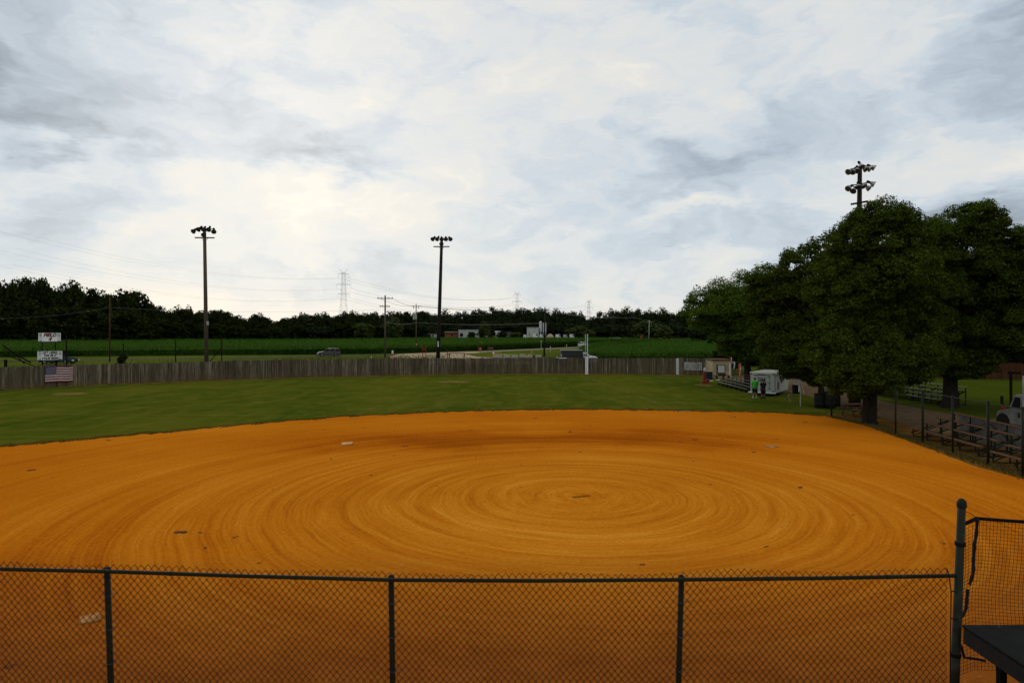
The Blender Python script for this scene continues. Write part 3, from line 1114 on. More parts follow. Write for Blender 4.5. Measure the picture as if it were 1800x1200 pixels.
# dark grey right-hand end of the fence past the white board
eA, eB = G(1194, 659), G(1253, 662)
picket_fence('wooden_fence', 'dark red brown board fence behind the second field', [G(1560, 662), G(1700, 666.5), G(1800, 668), G(1960, 672)], 1.9, M['picket_red'], seed=9)


def on_fence(u, z, off=.03):
    """point on the front of the outfield fence at photo column u"""
    best = None
    for a, b in zip(FL, FL[1:]):
        ua, ub = 900 + a.x / a.y * F, 900 + b.x / b.y * F
        if ua <= u <= ub:
            lo, hi = 0., 1.
            for _ in range(30):
                k = (lo + hi) / 2
                p = a.lerp(b, k)
                if 900 + p.x / p.y * F < u:
                    lo = k
                else:
                    hi = k
            d = (b - a).normalized()
            nrm = Vector((d.y, -d.x, 0))
            return p + nrm * off + Vector((0, 0, z)), d, nrm
    return None


def zat(v, y):
    return H - (v - HV) * y / F


def frame_matrix(c, d, nrm):
    """text plane: x along d, y up, z towards nrm"""
    up = Vector((0, 0, 1))
    Mx = Matrix((d.to_4d(), up.to_4d(), nrm.to_4d(), (0, 0, 0, 1))).transposed()
    Mx[3] = (0, 0, 0, 1)
    for i in range(3):
        Mx[i][3] = c[i]
    return Mx


def board_sign(name, label, u0, u1, v0, v1, off, legs=None, lines=(), framed=True, side=True, face='white_bright'):
    p0, d, nrm = on_fence(u0, 0, off)
    p1, _, _ = on_fence(u1, 0, off)
    d = (p1 - p0).normalized()
    nrm = Vector((d.y, -d.x, 0))
    y = (p0.y + p1.y) / 2
    z0, z1 = zat(v1, y), zat(v0, y)
    c = (p0 + p1) / 2
    W_, H_ = (p1 - p0).length, z1 - z0
    th_ = thing(name, label, 'sign', (c.x, c.y, 0))
    ang = math.atan2(d.y, d.x)
    mb = MB()
    mb.box(c + Vector((0, 0, (z0 + z1) / 2)), (W_, .03, H_), ang)
    mb.build('panel', M[face], th_)
    if legs:
        for k in legs:
            mb = MB()
            q = p0.lerp(p1, k) - nrm * .05
            mb.box(q + Vector((0, 0, (z0 + .2) / 2)), (.07, .07, z0 + .2), ang)
            mb.build('leg', M['black'], th_)
    if framed:
        mb = MB()
        mb.box(c + Vector((0, 0, z0 - .03)), (W_ + .06, .05, .06), ang)
        mb.build('bottom_rail', M['black'], th_)
    fc = c + nrm * .02
    if side:
        for k in (-1, 1):
            mb = MB()
            q = fc + d * (k * W_ * .41)
            zz = z1 - H_ * .10
            mb.box(q + Vector((0, 0, z1 - H_ * .30)), (W_ * .12, .006, H_ * .26), ang)
            for j in range(3):
                mb.box(q + Vector((0, 0, z1 - H_ * (.50 + .13 * j))), (W_ * .13, .006, H_ * .045), ang)
            mb.build('printed_panel', M['logo'], th_)
            mb = MB()
            mb.box(q + Vector((0, 0, z1 - H_ * .08)), (W_ * .10, .006, H_ * .07), ang)
            mb.box(q + Vector((0, 0, z0 + H_ * .07)), (W_ * .11, .006, H_ * .08), ang)
            mb.build('printed_bar', M['letter'], th_)
    for (s_, frac, size, mt, bold) in lines:
        cc = fc + Vector((0, 0, z1 - H_ * frac))
        text('lettering', s_, size * H_, M[mt], th_, frame_matrix(cc, d, nrm), .3, .004, bold)
    return th_


board_sign('field_sign', 'white board reading FIELD 4 on dark legs above the outfield fence', 68.5, 107, 585, 600, -.12, (.18, .78), (('FIELD', .27, .54, 'letter_red', .022), ('4', .73, .56, 'letter_red', .026)))
board_sign('fence_sign', 'white board reading HIT HERE, WE BUY YOUR BEER just above the flag', 66.3, 109.5, 617, 632.3, -.05, (.2, .78), (('HIT HERE,', .19, .36, 'letter', .014), ('WE BUY', .51, .36, 'letter', .014), ('YOUR BEER!', .83, .32, 'letter', .012)), framed=False)

# flag
p0, d, nrm = on_fence(78.5, 0, .05)
p1, _, _ = on_fence(128, 0, .05)
d = (p1 - p0).normalized()
nrm = Vector((d.y, -d.x, 0))
z1, z0 = zat(644.3, p0.y), zat(672.3, p0.y)
FW, FH = (p1 - p0).length, z1 - z0
ft = thing('flag', 'stars and stripes flag hung on the wooden fence', 'flag', (p0.x, p0.y, 0))


def flagpt(a, b):          # a along, b down
    wv = .035 * math.sin(a * 9 + b * 2) + .02 * math.sin(a * 17 + 1)
    return p0 + d * (a * FW) + nrm * (.03 + wv * .8) + Vector((0, 0, z1 - b * FH - .035 * math.sin(a * 10) * a - .05 * (1 - a) * 0))


mats = [pm('flag red', (.13, .012, .016), (.09, .010, .012), 6, .85), pm('flag white', (.58, .48, .46), (.48, .40, .38), 6, .85), pm('flag blue', (.035, .035, .085), (.028, .028, .07), 6, .85)]
st_, cn = MB(), MB()
for i in range(40):
    for j in range(26):
        q = [flagpt(i / 40, j / 26), flagpt((i + 1) / 40, j / 26), flagpt((i + 1) / 40, (j + 1) / 26), flagpt(i / 40, (j + 1) / 26)]
        if i < 16 and j < 14:
            cn.add(q, [(0, 1, 2, 3)])
        else:
            st_.add(q, [(0, 1, 2, 3)], (j // 2) % 2)
st_.build('stripes', mats[:2], ft, fix=False)
cn.build('canton', mats[2], ft, fix=False)
sm = MB()
for r_ in range(9):
    for k in range(6 if r_ % 2 == 0 else 5):
        ca, cb = (.4 / 12) * (1 + 2 * k + (r_ % 2)), (14 / 26 / 10) * (r_ + 1)
        vs = []
        for q in range(10):
            rr = .042 if q % 2 == 0 else .017
            an = PI / 2 + q * PI / 5
            vs.append(flagpt(ca, cb) + nrm * .008 + d * (rr * math.cos(an)) + Vector((0, 0, rr * math.sin(an))))
        sm.poly(vs)
sm.build('stars', mats[1], ft, fix=False)

# torn pale sign, foul pole, white marker boards, banners
p, d, nrm = on_fence(988, 0, .03)
th_ = thing('fence_sign', 'torn faded sign frame with white top edge hanging on the fence below the black truck', 'sign', (p.x, p.y, 0))
mb = MB()
y = p.y
for (u0, u1, v) in ((977, 981, 628.2), (982.5, 996, 629.2)):
    a, b = on_fence(u0, zat(v, y), .04)[0], on_fence(u1, zat(v, y), .04)[0]
    mb.bar(a, b, .03, .10)
mb.build('top_edge', M['white'], th_)
mb = MB()
for u in (977, 979, 983, 986, 989, 994, 998):
    mb.bar(on_fence(u, zat(644 - random.uniform(0, 5), y), .035)[0], on_fence(u, zat(630, y), .035)[0], .03, .012, up=nrm)
for v in (633, 638.5, 641.5):
    mb.bar(on_fence(977, zat(v, y), .036)[0], on_fence(998 - random.uniform(0, 3), zat(v, y), .036)[0], .012, .025)
mb.build('torn_sheet', M['alu_dull'], th_)

p, d, nrm = on_fence(1031.3, 0, .06)
th_ = thing('foul_pole', 'tall white foul pole with a twin upper tube standing at the fence', 'foul pole', (p.x, p.y, 0))
mb = MB()
mb.box(p + Vector((-.10, 0, 1.06)), (.16, .05, 2.12))
mb.box(p + Vector((.10, 0, 1.06)), (.16, .05, 2.12))
mb.build('base_board', M['white_bright'], th_)
for k in (-.145, .11):
    mb = MB()
    mb.tube([p + Vector((k, .08, 0)), p + Vector((k, .08, zat(587, p.y)))], .055, 8)
    mb.build('tube', M['white_dirty'] if k < 0 else M['white'], th_)
mb = MB()
for i in range(16):
    z = 2.3 + i * .17
    mb.bar(p + Vector((-.10, .08, z)), p + Vector((.07, .08, z + .1)), .008, .008)
mb.build('wing_mesh', M['white_dirty'], th_)
p, d, nrm = on_fence(1191.5, 0, .05)
th_ = thing('marker_board', 'upright white marker board on the fence left of the banner', 'board', (p.x, p.y, 0))
mb = MB()
for k in (-.095, .095):
    mb.box(p + Vector((k, 0, 1.05)), (.18, .03, 2.02))
mb.build('planks', M['white'], th_)

p0, d, nrm = on_fence(1203, 0, .07)
p1, _, _ = on_fence(1234.5, 0, .07)
th_ = thing('banner', 'grey white banner with dark slanting stripes on the fence', 'banner', (p0.x, p0.y, 0))
zt, zb = zat(636, p0.y), zat(650.2, p0.y)
mb = MB()
vs, fs = [], []
for i in range(13):
    a = i / 12
    q = p0.lerp(p1, a) + nrm * (.015 * math.sin(a * 14))
    vs += [q + Vector((0, 0, zb + .02 * math.sin(a * 9))), q + Vector((0, 0, zt - .03 * math.sin(a * PI)))]
fs = [(2 * i, 2 * i + 2, 2 * i + 3, 2 * i + 1) for i in range(12)]
mb.add(vs, fs)
mb.build('cloth', M['white_dirty'], th_, fix=False)
mb = MB()
for k in range(9):
    a = .06 + k * .1
    A = p0.lerp(p1, a) + nrm * .03 + Vector((0, 0, zb + .06 + (.1 if k % 2 else 0)))
    B_ = p0.lerp(p1, min(a + .16, .97)) + nrm * .03 + Vector((0, 0, zt - .08 - (.12 if k % 3 == 0 else 0)))
    mb.bar(A, B_, .05 if k in (5, 6) else .022, .01, up=nrm)
mb.build('printed_stripes', M['letter'], th_)
p, d, nrm = on_fence(1242, 0, .07)
th_ = thing('fence_sign', 'small grey sheet sign with printed rows beside the striped banner', 'sign', (p.x, p.y, 0))
mb = MB()
mb.box(p + Vector((0, 0, zat(643, p.y))), (.68, .02, .95))
mb.build('panel', M['panel'], th_)
mb = MB()
for k in range(5):
    mb.box(p + Vector((0, -.014, zat(643, p.y) + .36 - .17 * k)), (.52 - .1 * (k % 2), .004, .045))
mb.build('printed_rows', M['white_dirty'], th_)


# ------------------------------------------------------------------ chain-link fences
def link_mesh(p0, p1, zt0, zt1, zb, dx, dz, r, rag=0.0, seed=0, top=None):
    """woven zig-zag wires between p0 and p1 (x, y); top(k) overrides the straight top line"""
    rg = np.random.RandomState(seed)
    p0, p1 = np.array(p0[:2]), np.array(p1[:2])
    L = np.linalg.norm(p1 - p0)
    a = (p1 - p0) / L
    nrm = np.array([-a[1], a[0]])
    ns = int(L / (dx / 2))
    VV, QQ = [], []
    base = 0
    ring = [(0, 1), (.87, -.5), (-.87, -.5)]
    for k in range(ns):
        s0 = k * dx / 2
        f = s0 / L
        zt = top(f) if top else zt0 + (zt1 - zt0) * f
        nz = int((zt - zb) / (dz / 2))
        i = np.arange(nz + 1)
        z = zt - i * dz / 2
        z[0] += rg.uniform(-rag, rag * .5)
        side = (i + k) % 2
        # knuckles start where neighbouring wires meet
        s_ = s0 + side * dx / 2 + .003 * np.sin(z * 3.1 + s0 * .8)
        c = p0[None] + a[None] * s_[:, None]
        woff = np.where((i + k) % 4 < 2, r * .6, -r * .6)
        c = c + nrm[None] * (woff + .010 * np.sin(s0 * 1.3 + z * 2.2) * (r > .003))[:, None] + a[None] * (rg.normal(0, .0010) * (r > .003))
        pts = np.concatenate([c, z[:, None]], 1)
        V = np.empty((nz + 1, 3, 3))
        for q, (e, g) in enumerate(ring):
            V[:, q, :2] = pts[:, :2] + a * (e * r * 1.25) + nrm * (g * r)
            V[:, q, 2] = pts[:, 2]
        j = np.arange(nz)
        for q in range(3):
            q2 = (q + 1) % 3
            QQ.append(np.stack([base + j * 3 + q, base + j * 3 + q2, base + (j + 1) * 3 + q2, base + (j + 1) * 3 + q], 1))
        VV.append(V.reshape(-1, 3))
        base += (nz + 1) * 3
    return np.concatenate(VV), np.concatenate(QQ)


FD = 7.2
nf = thing('chain_link_fence', 'dark green chain link fence with a toothed top across the foreground', 'fence', (0, FD, 0))
RAIL = [(-480, 989), (-330, 992), (183, 1003.5), (440, 1012), (686, 1018.5), (940, 1020), (1200, 1018), (1440, 1015.5), (1690, 1011)]
rail_pts = [P(u, v, FD) for u, v in RAIL]
posts = []
for u, v, ub in ((-330, 992, -318), (183, 1003, 198), (686, 1017, 692), (1200, 1017, 1188)):
    q = P(u, v, FD)
    bx = (ub - 900) * FD / F
    mb = MB()
    mb.tube([Vector((bx, FD + .055, -.05)), Vector((q.x, FD + .055, q.z - .03))], .031, 12)
    mb.lathe([(.036, 0), (.036, .035), (.028, .055), (.0, .065)], Vector((q.x, FD + .055, q.z - .035)), n=12)
    po = mb.build('post', M['fence_green'], nf, smooth=True)
    tb = MB()
    for dz in (.26, .62, .98):
        ring = [Vector((q.x + (bx - q.x) * dz / q.z + .045 * math.cos(t_), FD + .045 + .045 * math.sin(t_), q.z - dz + .01 * math.sin(t_ * 2))) for t_ in np.linspace(0, 2 * PI, 13)]
        tb.tube(ring + [ring[-1] + Vector((.06, -.02, .02))], .0035, 5)
    tb.build('tie_wire', M['galv'], po)
mb = MB()
mb.tube(rail_pts, .0205, 10)
for u in (300, 520, 830, 1010, 1350, 1560):
    v = interp(RAIL, u)
    c = P(u, v, FD)
    mb.lathe([(.024, -.012), (.026, 0), (.024, .012)], c, (1, 0, 0), 10)
mb.build('top_rail', M['rail_worn'], nf, smooth=True)
xa, xb = rail_pts[0].x, P(1667, 0, FD).x
topz = lambda f: float(np.interp(xa + (xb - xa) * f, [p.x for p in rail_pts], [p.z for p in rail_pts])) + .088 + .012 * math.sin(f * 40) + .02 * max(0, 1 - abs(f - .82) * 18)
V, Q = link_mesh((xa, FD - .03), (xb, FD - .03), 0, 0, .03, .072, .085, .0038, .014, 1, topz)
o = npmesh('wire_mesh', V - np.array([0, FD, 0]), Q, M['wire'], nf)
# tension bar and wire at the right-hand end of the mesh
mb = MB()
mb.tube([P(1664, 998, FD - .04), P(1668, 1010, FD - .04), P(1672, 1040, FD - .05), P(1671, 1100, FD - .05), P(1669, 1320, FD - .05)], .0055, 6)
mb.tube([P(1671, 1040, FD - .05), P(1676, 1038, FD - .05), P(1686, 1041, FD)], .006, 6)
mb.tube([P(1670, 1085, FD - .05), P(1678, 1088, FD - .05), P(1688, 1086, FD)], .006, 6)
mb.tube([P(1670, 1150, FD - .05), P(1676, 1152, FD - .05), P(1684, 1151, FD)], .006, 6)
mb.build('tension_bar', M['black'], nf, smooth=True)

# backstop post
pt = thing('backstop_post', 'thick dark post with domed cap at the right end of the foreground fence', 'post', (P(1690, 0, FD).x - .15, FD, 0))
mb = MB()
top, bot = P(1690.5, 886, FD), Vector((P(1668, 0, FD).x, FD, -.05))
mb.tube([bot, bot.lerp(top, .5), top], [.047, .044, .039], 14)
mb.build('shaft', pm('scuffed dark post paint', (.015, .017, .010), (.040, .044, .038), 5, .65, lo=.5, hi=.72), pt, smooth=True)
mb = MB()
mb.lathe([(.048, -.03), (.048, .0), (.044, .03), (.030, .055), (.0, .066)], top, n=14)
mb.build('cap', M['fence_green'], pt, smooth=True)
for f in (.34, .68):
    mb = MB()
    c = bot.lerp(top, f + .2)
    mb.lathe([(.050, -.02), (.052, 0), (.050, .02)], c, n=14)
    mb.build('band', M['black'], pt, smooth=True)

# net with its tube frame
nt = thing('backstop_net', 'square mesh net hung from a dark tube beside the backstop post', 'net', (P(1740, 0, FD + .15).x, FD + .15, 0))
ND = FD + .15
mb = MB()
mb.tube([P(1694, 921, FD), P(1717, 910.5, ND), P(1760, 914, ND), P(1840, 919, ND), P(2000, 930, ND)], .019, 9)
mb.tube([P(1694, 897, FD), P(1706, 902, FD + .05), P(1717, 910, ND)], .004, 5)
mb.build('top_tube', M['black'], nt, smooth=True)
mb = MB()
nx, nz = 46, 42
xs0, xs1 = P(1694, 0, ND).x, P(1985, 0, ND).x
g = [[None] * (nz + 1) for _ in range(nx + 1)]
for i in range(nx + 1):
    for j in range(nz + 1):
        a, b_ = i / nx, j / nz
        u_ = 900 + (xs0 + (xs1 - xs0) * a) * F / ND
        zt = P(0, interp([(1690, 923), (1717, 911), (1840, 920), (2000, 931)], u_), ND).z
        z = zt - b_ * 1.62 + .02 * math.sin(a * 9 + b_ * 4) * b_
        g[i][j] = Vector((xs0 + (xs1 - xs0) * a + .022 * math.sin(b_ * 7 + a * 3) * (1 - abs(2 * b_ - 1)) - .02 * b_, ND + .03 + .05 * math.sin(a * 7) * math.sin(b_ * PI), z))
for i in range(nx + 1):
    mb.tube(g[i][::2] + [g[i][-1]], .0022, 3, False)
for j in range(nz + 1):
    mb.tube([g[i][j] for i in range(0, nx + 1, 2)], .0022, 3, False)
mb.build('netting', M['net'], nt, fix=False)
for pl in ([(1718, 911), (1716, 940), (1712, 960)], [(1713.5, 959), (1711, 985), (1711, 1005), (1704, 1027)], [(1701, 1035), (1699, 1058), (1697, 1072), (1686, 1089)]):
    mb = MB()
    q = [P(u, v, ND - .03) for u, v in pl]
    q = smooth(q, 5)
    mb.tube(q, [.017 + .003 * math.sin(i * 1.7) for i in range(len(q))], 7)
    mb.build('webbing_strip', M['matt_black'], nt, smooth=True)
mb = MB()
mb.tube([P(1689, 1133, ND), P(1695, 1155, ND), P(1706, 1156, ND), P(1720, 1158, ND), P(1732, 1161, ND)], .014, 6)
mb.build('bottom_cord', M['matt_black'], nt, smooth=True)

# black platform
hz = 2.17
dh = H - hz
y1 = F * dh / 512
x0 = (1691 - 900) / F * y1
y0 = 2.3
pf = thing('platform', 'black topped platform on dark legs beside the backstop post', 'platform', (x0 + 1, (y0 + y1) / 2, 0))
mb = MB()
vs = [(x0, y1), (x0 + 2.2, y1), (x0 + 2.2, y0), (x0 - .03, y0)]
n4 = 4
mb.add([(x, y, hz - .03) for x, y in vs] + [(x, y, hz) for x, y in vs], [(0, 1, 2, 3), (7, 6, 5, 4), (0, 4, 5, 1), (1, 5, 6, 2), (2, 6, 7, 3), (3, 7, 4, 0)])
mb.build('top', M['deck'], pf, bevel=.006)
mb = MB()
for a, b_ in ((0, 1), (1, 2), (2, 3), (3, 0)):
    A, B_ = Vector((*vs[a], hz - .106)), Vector((*vs[b_], hz - .106))
    c = Vector((x0 + 1.1, (y0 + y1) / 2, hz - .106))
    A, B_ = A.lerp(c, .012), B_.lerp(c, .012)
    mb.bar(A, B_, .035, .150)
mb.build('apron', M['matt_black'], pf)
for x, y in ((x0 + .16, y1 - .35), (x0 + 2.1, y1 - .1), (x0 + 2.1, y0 + .1), (x0 + .10, y0 + .1)):
    mb = MB()
    mb.box((x, y, (hz - .16) / 2), (.065, .065, hz - .16))
    mb.build('leg', M['black'], pf)
mb = MB()
c = P(1774, 1102, 6.9)
mb.box((x0 + .55, y1 - 1.2, hz + .004), (.10, .02, .006), .4)
mb.lathe([(.012, 0), (.012, .004), (0, .005)], (c.x, y1 - .06, hz), n=8)
mb.build('bolt_head', M['alu'], pf)

# right-hand fence
RFp = [(18.15, 21.8), (18.4, 24.6), (18.62, 26.7), (18.85, 29.2), (19.25, 32.0), (19.5, 34.7), (20.05, 38.5), (19.75, 42.2)]
rt = thing('chain_link_fence', 'tall chain link fence along the right side of the infield', 'fence', (19, 32, 0))
hts = [2.45, 2.45, 2.45, 2.45, 2.45, 2.45, 2.5, 2.5]
mb = MB()
mb.tube([Vector((x, y, h)) for (x, y), h in zip(RFp, hts)], .021, 8)
mb.build('top_rail', M['fence_green'], rt, smooth=True)
mb = MB()
mb.tube([Vector((x, y, .12)) for (x, y) in RFp], .016, 8)
mb.build('bottom_rail', M['fence_green'], rt, smooth=True)
for i, ((x, y), h) in enumerate(zip(RFp, hts)):
    mb = MB()
    rr = .055 if i in (2, 4, 7) else .042
    mb.tube([(x, y, -.05), (x, y, h + .05)], rr, 10)
    mb.lathe([(rr + .008, 0), (rr + .008, .03), (0, .07)], (x, y, h + .04), n=10)
    mb.build('post', M['fence_green'], rt, smooth=True)
VV, QQ, off = [], [], 0
for i in range(len(RFp) - 1):
    V, Q = link_mesh(RFp[i], RFp[i + 1], hts[i], hts[i + 1], .05, .12, .13, .0026, 0, i)
    VV.append(V)
    QQ.append(Q + off)
    off += len(V)
npmesh('wire_mesh', np.concatenate(VV) - np.array([19, 32, 0]), np.concatenate(QQ), M['fence_green'], rt)
pts = []
for i in range(9000):
    k = random.random() * (len(RFp) - 1)
    a, b_ = RFp[int(k)], RFp[int(k) + 1]
    f = k - int(k)
    pts.append((a[0] + (b_[0] - a[0]) * f + random.gauss(.05, .16) + (.5 * random.random() if random.random() < .3 else 0), a[1] + (b_[1] - a[1]) * f, .012))
V, Q = blades(np.array(pts), .10, .022, 8, .5)
tag(npmesh('fence_line_grass', V, Q, M['fringe'], n=3), kind='stuff')


# ------------------------------------------------------------------ bleachers
def bleacher(label, rows, L, mat, frame, rise=.25, run=.65, z0=.45, panel=False, rail=False, group=None, pl_w=.22, nfr=5, footboards=True):
    """rows climb along +x, benches run along y from 0 to L"""
    th_ = thing('bleacher', label, 'bleacher', group=group)
    for k in range(rows):
        mb = MB()
        mb.box((k * run, L / 2, z0 + k * rise), (pl_w, L, .045))
        mb.build('seat_plank', mat, th_, world=False, bevel=.006)
        if footboards and k > 0:
            mb = MB()
            mb.box((k * run - .30, L / 2, z0 + (k - 1) * rise - .06), (pl_w * .8, L, .04))
            mb.build('foot_plank', frame, th_, world=False)
    for i in range(nfr):
        y = .25 + (L - .5) * i / (nfr - 1)
        mb = MB()
        zt = z0 + (rows - 1) * rise
        for k in range(rows):
            mb.box((k * run, y, (z0 + k * rise) / 2 - .01), (.05, .05, z0 + k * rise - .02))
        mb.bar((-.1, y, z0 - .24), ((rows - 1) * run, y, zt - .26), .045, .05)
        mb.bar((-.1, y, .03), ((rows - 1) * run + .1, y, .03), .05, .05)
        if i % 2 == 0:
            mb.bar((.05, y + .03, .08), ((rows - 1) * run, y + .03, zt - .3), .03, .04)
        mb.build('frame', frame, th_, world=False)
    mb = MB()
    mb.bar(((rows - 1) * run + .02, .3, .1), ((rows - 1) * run + .02, L * .5, z0 + (rows - 1) * rise - .1), .03, .03)
    mb.bar(((rows - 1) * run + .02, L - .3, .1), ((rows - 1) * run + .02, L * .5, z0 + (rows - 1) * rise - .1), .03, .03)
    mb.build('cross_brace', frame, th_, world=False)
    if panel:
        mb = MB()
        mb.box(((rows - 1) * run + .20, L / 2 - .1, (z0 + (rows - 1) * rise) / 2 + .0), (.02, L - .5, z0 + (rows - 1) * rise - .12))
        mb.build('back_panel', M['panel'], th_, world=False)
    if rail:
        x = (rows - 1) * run + .2
        zt = z0 + (rows - 1) * rise
        mb = MB()
        for z in (zt + .22, zt + .45):
            mb.bar((x, 0, z), (x, L, z), .04, .04)
        for i in range(9):
            y = L * i / 8
            mb.bar((x, y, 0), (x, y, zt + .45), .04, .04)
        mb.build('guard_rail', M['rust'], th_, world=False)
    return th_


ang = math.atan2(-(20.15 - 19.55), 34.6 - 28.4)
b1 = bleacher('four row plank bleacher with a grey white back panel behind the chain link fence', 4, 6.1, M['plank'], M['fence_green'], panel=True)
b1.location = (19.55, 28.4, 0)
b1.rotation_euler = (0, 0, ang)
b2_ = bleacher('nearer plank bleacher cut by the right picture edge', 4, 6.1, M['plank'], M['fence_green'], group=None)
b2_.location = (18.85, 21.4, 0)
b2_.rotation_euler = (0, 0, -.06)
b3_ = bleacher('silver aluminium bleacher beside the second field under the trees', 5, 8.5, M['alu'], M['black'], rise=.22, run=.5, z0=.4, nfr=6)
b3_.location = (30.6, 48.8, 0)
b3_.rotation_euler = (0, 0, .0)
b4_ = bleacher('dark metal bleacher with a railing in front of the tan shed', 4, 9.0, M['alu_dull'], M['black'], rise=.16, run=.45, z0=.30, rail=True, nfr=7)
b4_.location = (20.45, 59.4, 0)
b4_.rotation_euler = (0, 0, -.02)


# ------------------------------------------------------------------ floodlight poles
def floodlight(mbs, c, aim, sc_=1.):
    """bowl reflector + ballast box + glass; returns nothing, fills (bowl, housing, glass)"""
    a = Vector(aim).normalized()
    bowl, hous, gl = mbs
    s_ = sc_
    bowl.lathe([(.07 * s_, -.30 * s_), (.12 * s_, -.24 * s_), (.19 * s_, -.12 * s_), (.25 * s_, .02 * s_), (.29 * s_, .14 * s_), (.28 * s_, .14 * s_), (.20 * s_, -.08 * s_)], c, a, 12)
    hous.lathe([(0, -.62 * s_), (.10 * s_, -.60 * s_), (.12 * s_, -.50 * s_), (.12 * s_, -.33 * s_), (.08 * s_, -.28 * s_)], c, a, 10)
    gl.lathe([(.265 * s_, .10 * s_), (.0, .13 * s_)], c, a, 12)


def light_pole(label, base, top, r0, r1, mat, tiers, arm_v, arm_half, aimdir, bowlmat, spread=.22, lamp_scale=1., arm_dir=Vector((1, 0, 0)), steel=None):
    th_ = thing('floodlight_pole', label, 'light pole', base)
    mb = MB()
    mb.tube([base - Vector((0, 0, .1)), base.lerp(top, .5), top], [r0, (r0 + r1) / 2, r1], 12)
    mb.build('pole', mat, th_, smooth=True)
    steel = steel or M['pole_dark']
    for zz, n, half, offs in tiers:
        c = base.lerp(top, zz)
        mb = MB()
        mb.bar(c - arm_dir * half, c + arm_dir * half, .07, .07)
        arm = mb.build('crossarm', steel, th_)
        for i in range(n):
            k = (i / (n - 1) * 2 - 1) if n > 1 else 0.
            q = c + arm_dir * (half * k * .98) + Vector((0, -.18, offs(i)))
            a = Vector(aimdir) + Vector((spread * k * 1.6 + random.uniform(-.15, .15), 0, random.uniform(-.08, .08)))
            bo, ho, gl = MB(), MB(), MB()
            floodlight((bo, ho, gl), q, a, lamp_scale)
            ho.bar(q - a.normalized() * .4 * lamp_scale, c + arm_dir * (half * k * .98), .05, .05)
            f_ = bo.build('floodlight', bowlmat, th_, smooth=True, fix=False)
            ho.build('ballast_housing', M['black'], f_, smooth=False)
            gl.build('lens', M['lampglass'], f_)
    c = base.lerp(top, arm_v)
    mb = MB()
    mb.bar(c - arm_dir * arm_half, c + arm_dir * arm_half, .09, .13)
    mb.tube([c - arm_dir * (arm_half * .35), c - Vector((0, 0, .55))], .02, 5)
    mb.tube([c + arm_dir * (arm_half * .35), c - Vector((0, 0, .55))], .02, 5)
    mb.build('lower_crossarm', steel, th_)
    return th_


D1 = 76.5
base, top = P(363.5, 0, D1), P(359.5, 402, D1)
base.z = 0
lp = light_pole('left outfield light pole, grey brown wood with six lamps', base, top, .24, .17, M['pole_wood'],
                [(1.0, 5, 1.12, lambda i: .02 - .22 * (i in (0, 4)) - .1), (.985, 1, .2, lambda i: -.42)], .94, 1.08, (0, -.85, -.7), M['black'], arm_dir=Vector((1, .05, 0)).normalized())
q = P(365, 568, D1 - .3)
mb = MB()
mb.box(q, (.22, .14, .45))
mb.build('meter_box', M['white_dirty'], lp, bevel=.02)
D2 = 86.8
base, top = P(769, 0, D2), P(776.5, 418.5, D2)
base.z = 0
lp = light_pole('dark centre outfield light pole leaning slightly right', base, top, .27, .18, M['pole_dark'],
                [(1.0, 5, 1.12, lambda i: -.12), (.985, 1, .2, lambda i: -.45)], .937, 1.02, (0, -.85, -.65), M['black'])
q = P(770.2, 604.5, D2 - .35)
mb = MB()
mb.box(q, (.14, .06, .72))
mb.build('number_plate', M['white'], lp)
D3 = 47.5
base, top = P(1506, 0, D3), P(1511.5, 293, D3)
base.z = 0
ad = Vector((.97, .25, .20)).normalized()
lp = light_pole('tall floodlight pole with two tiers of silver lamps rising above the shade trees', base, top, .26, .14, M['pole_dark'],
                [(.995, 7, 1.05, lambda i: -.16 - .04 * (i % 2) + (.28 if i == 3 else 0)), (.928, 6, 1.05, lambda i: -.18 - .22 * (i in (1, 4)))], .85, .70, (.05, -.55, -.75), M['reflector'], spread=.75, lamp_scale=.76, arm_dir=ad)


# ------------------------------------------------------------------ utility poles, pylons, cables
def utility_pole(label, u, vb, vt, arms, mat, r=.15, lean=0., extra=None, D=None):
    if D is None:
        D = 6240 / (vb - HV)
    base = Vector(((u - 900) * D / F, D, 0))
    top = P(u + lean, vt, D)
    th_ = thing('utility_pole', label, 'utility pole', base)
    mb = MB()
    mb.tube([base - Vector((0, 0, .1)), top], [r, r * .68], 9)
    mb.build('pole', mat, th_, smooth=True)
    for (v, half, ad, shift) in arms:
        c = P(u + lean * .9, v, D) + Vector((shift, 0, 0))
        ad = Vector(ad).normalized()
        mb = MB()
        mb.bar(c - ad * half, c + ad * half, .13, .15)
        a_ = mb.build('crossarm', mat, th_)
        for k in (-.9, -.45, .45, .9):
            mb = MB()
            mb.lathe([(.05, 0), (.09, .06), (.05, .1), (.08, .17), (.03, .24)], c + ad * (half * k) + Vector((0, 0, .07)), n=7)
            mb.build('insulator', M['ceramic'], a_)
    return th_, top, D


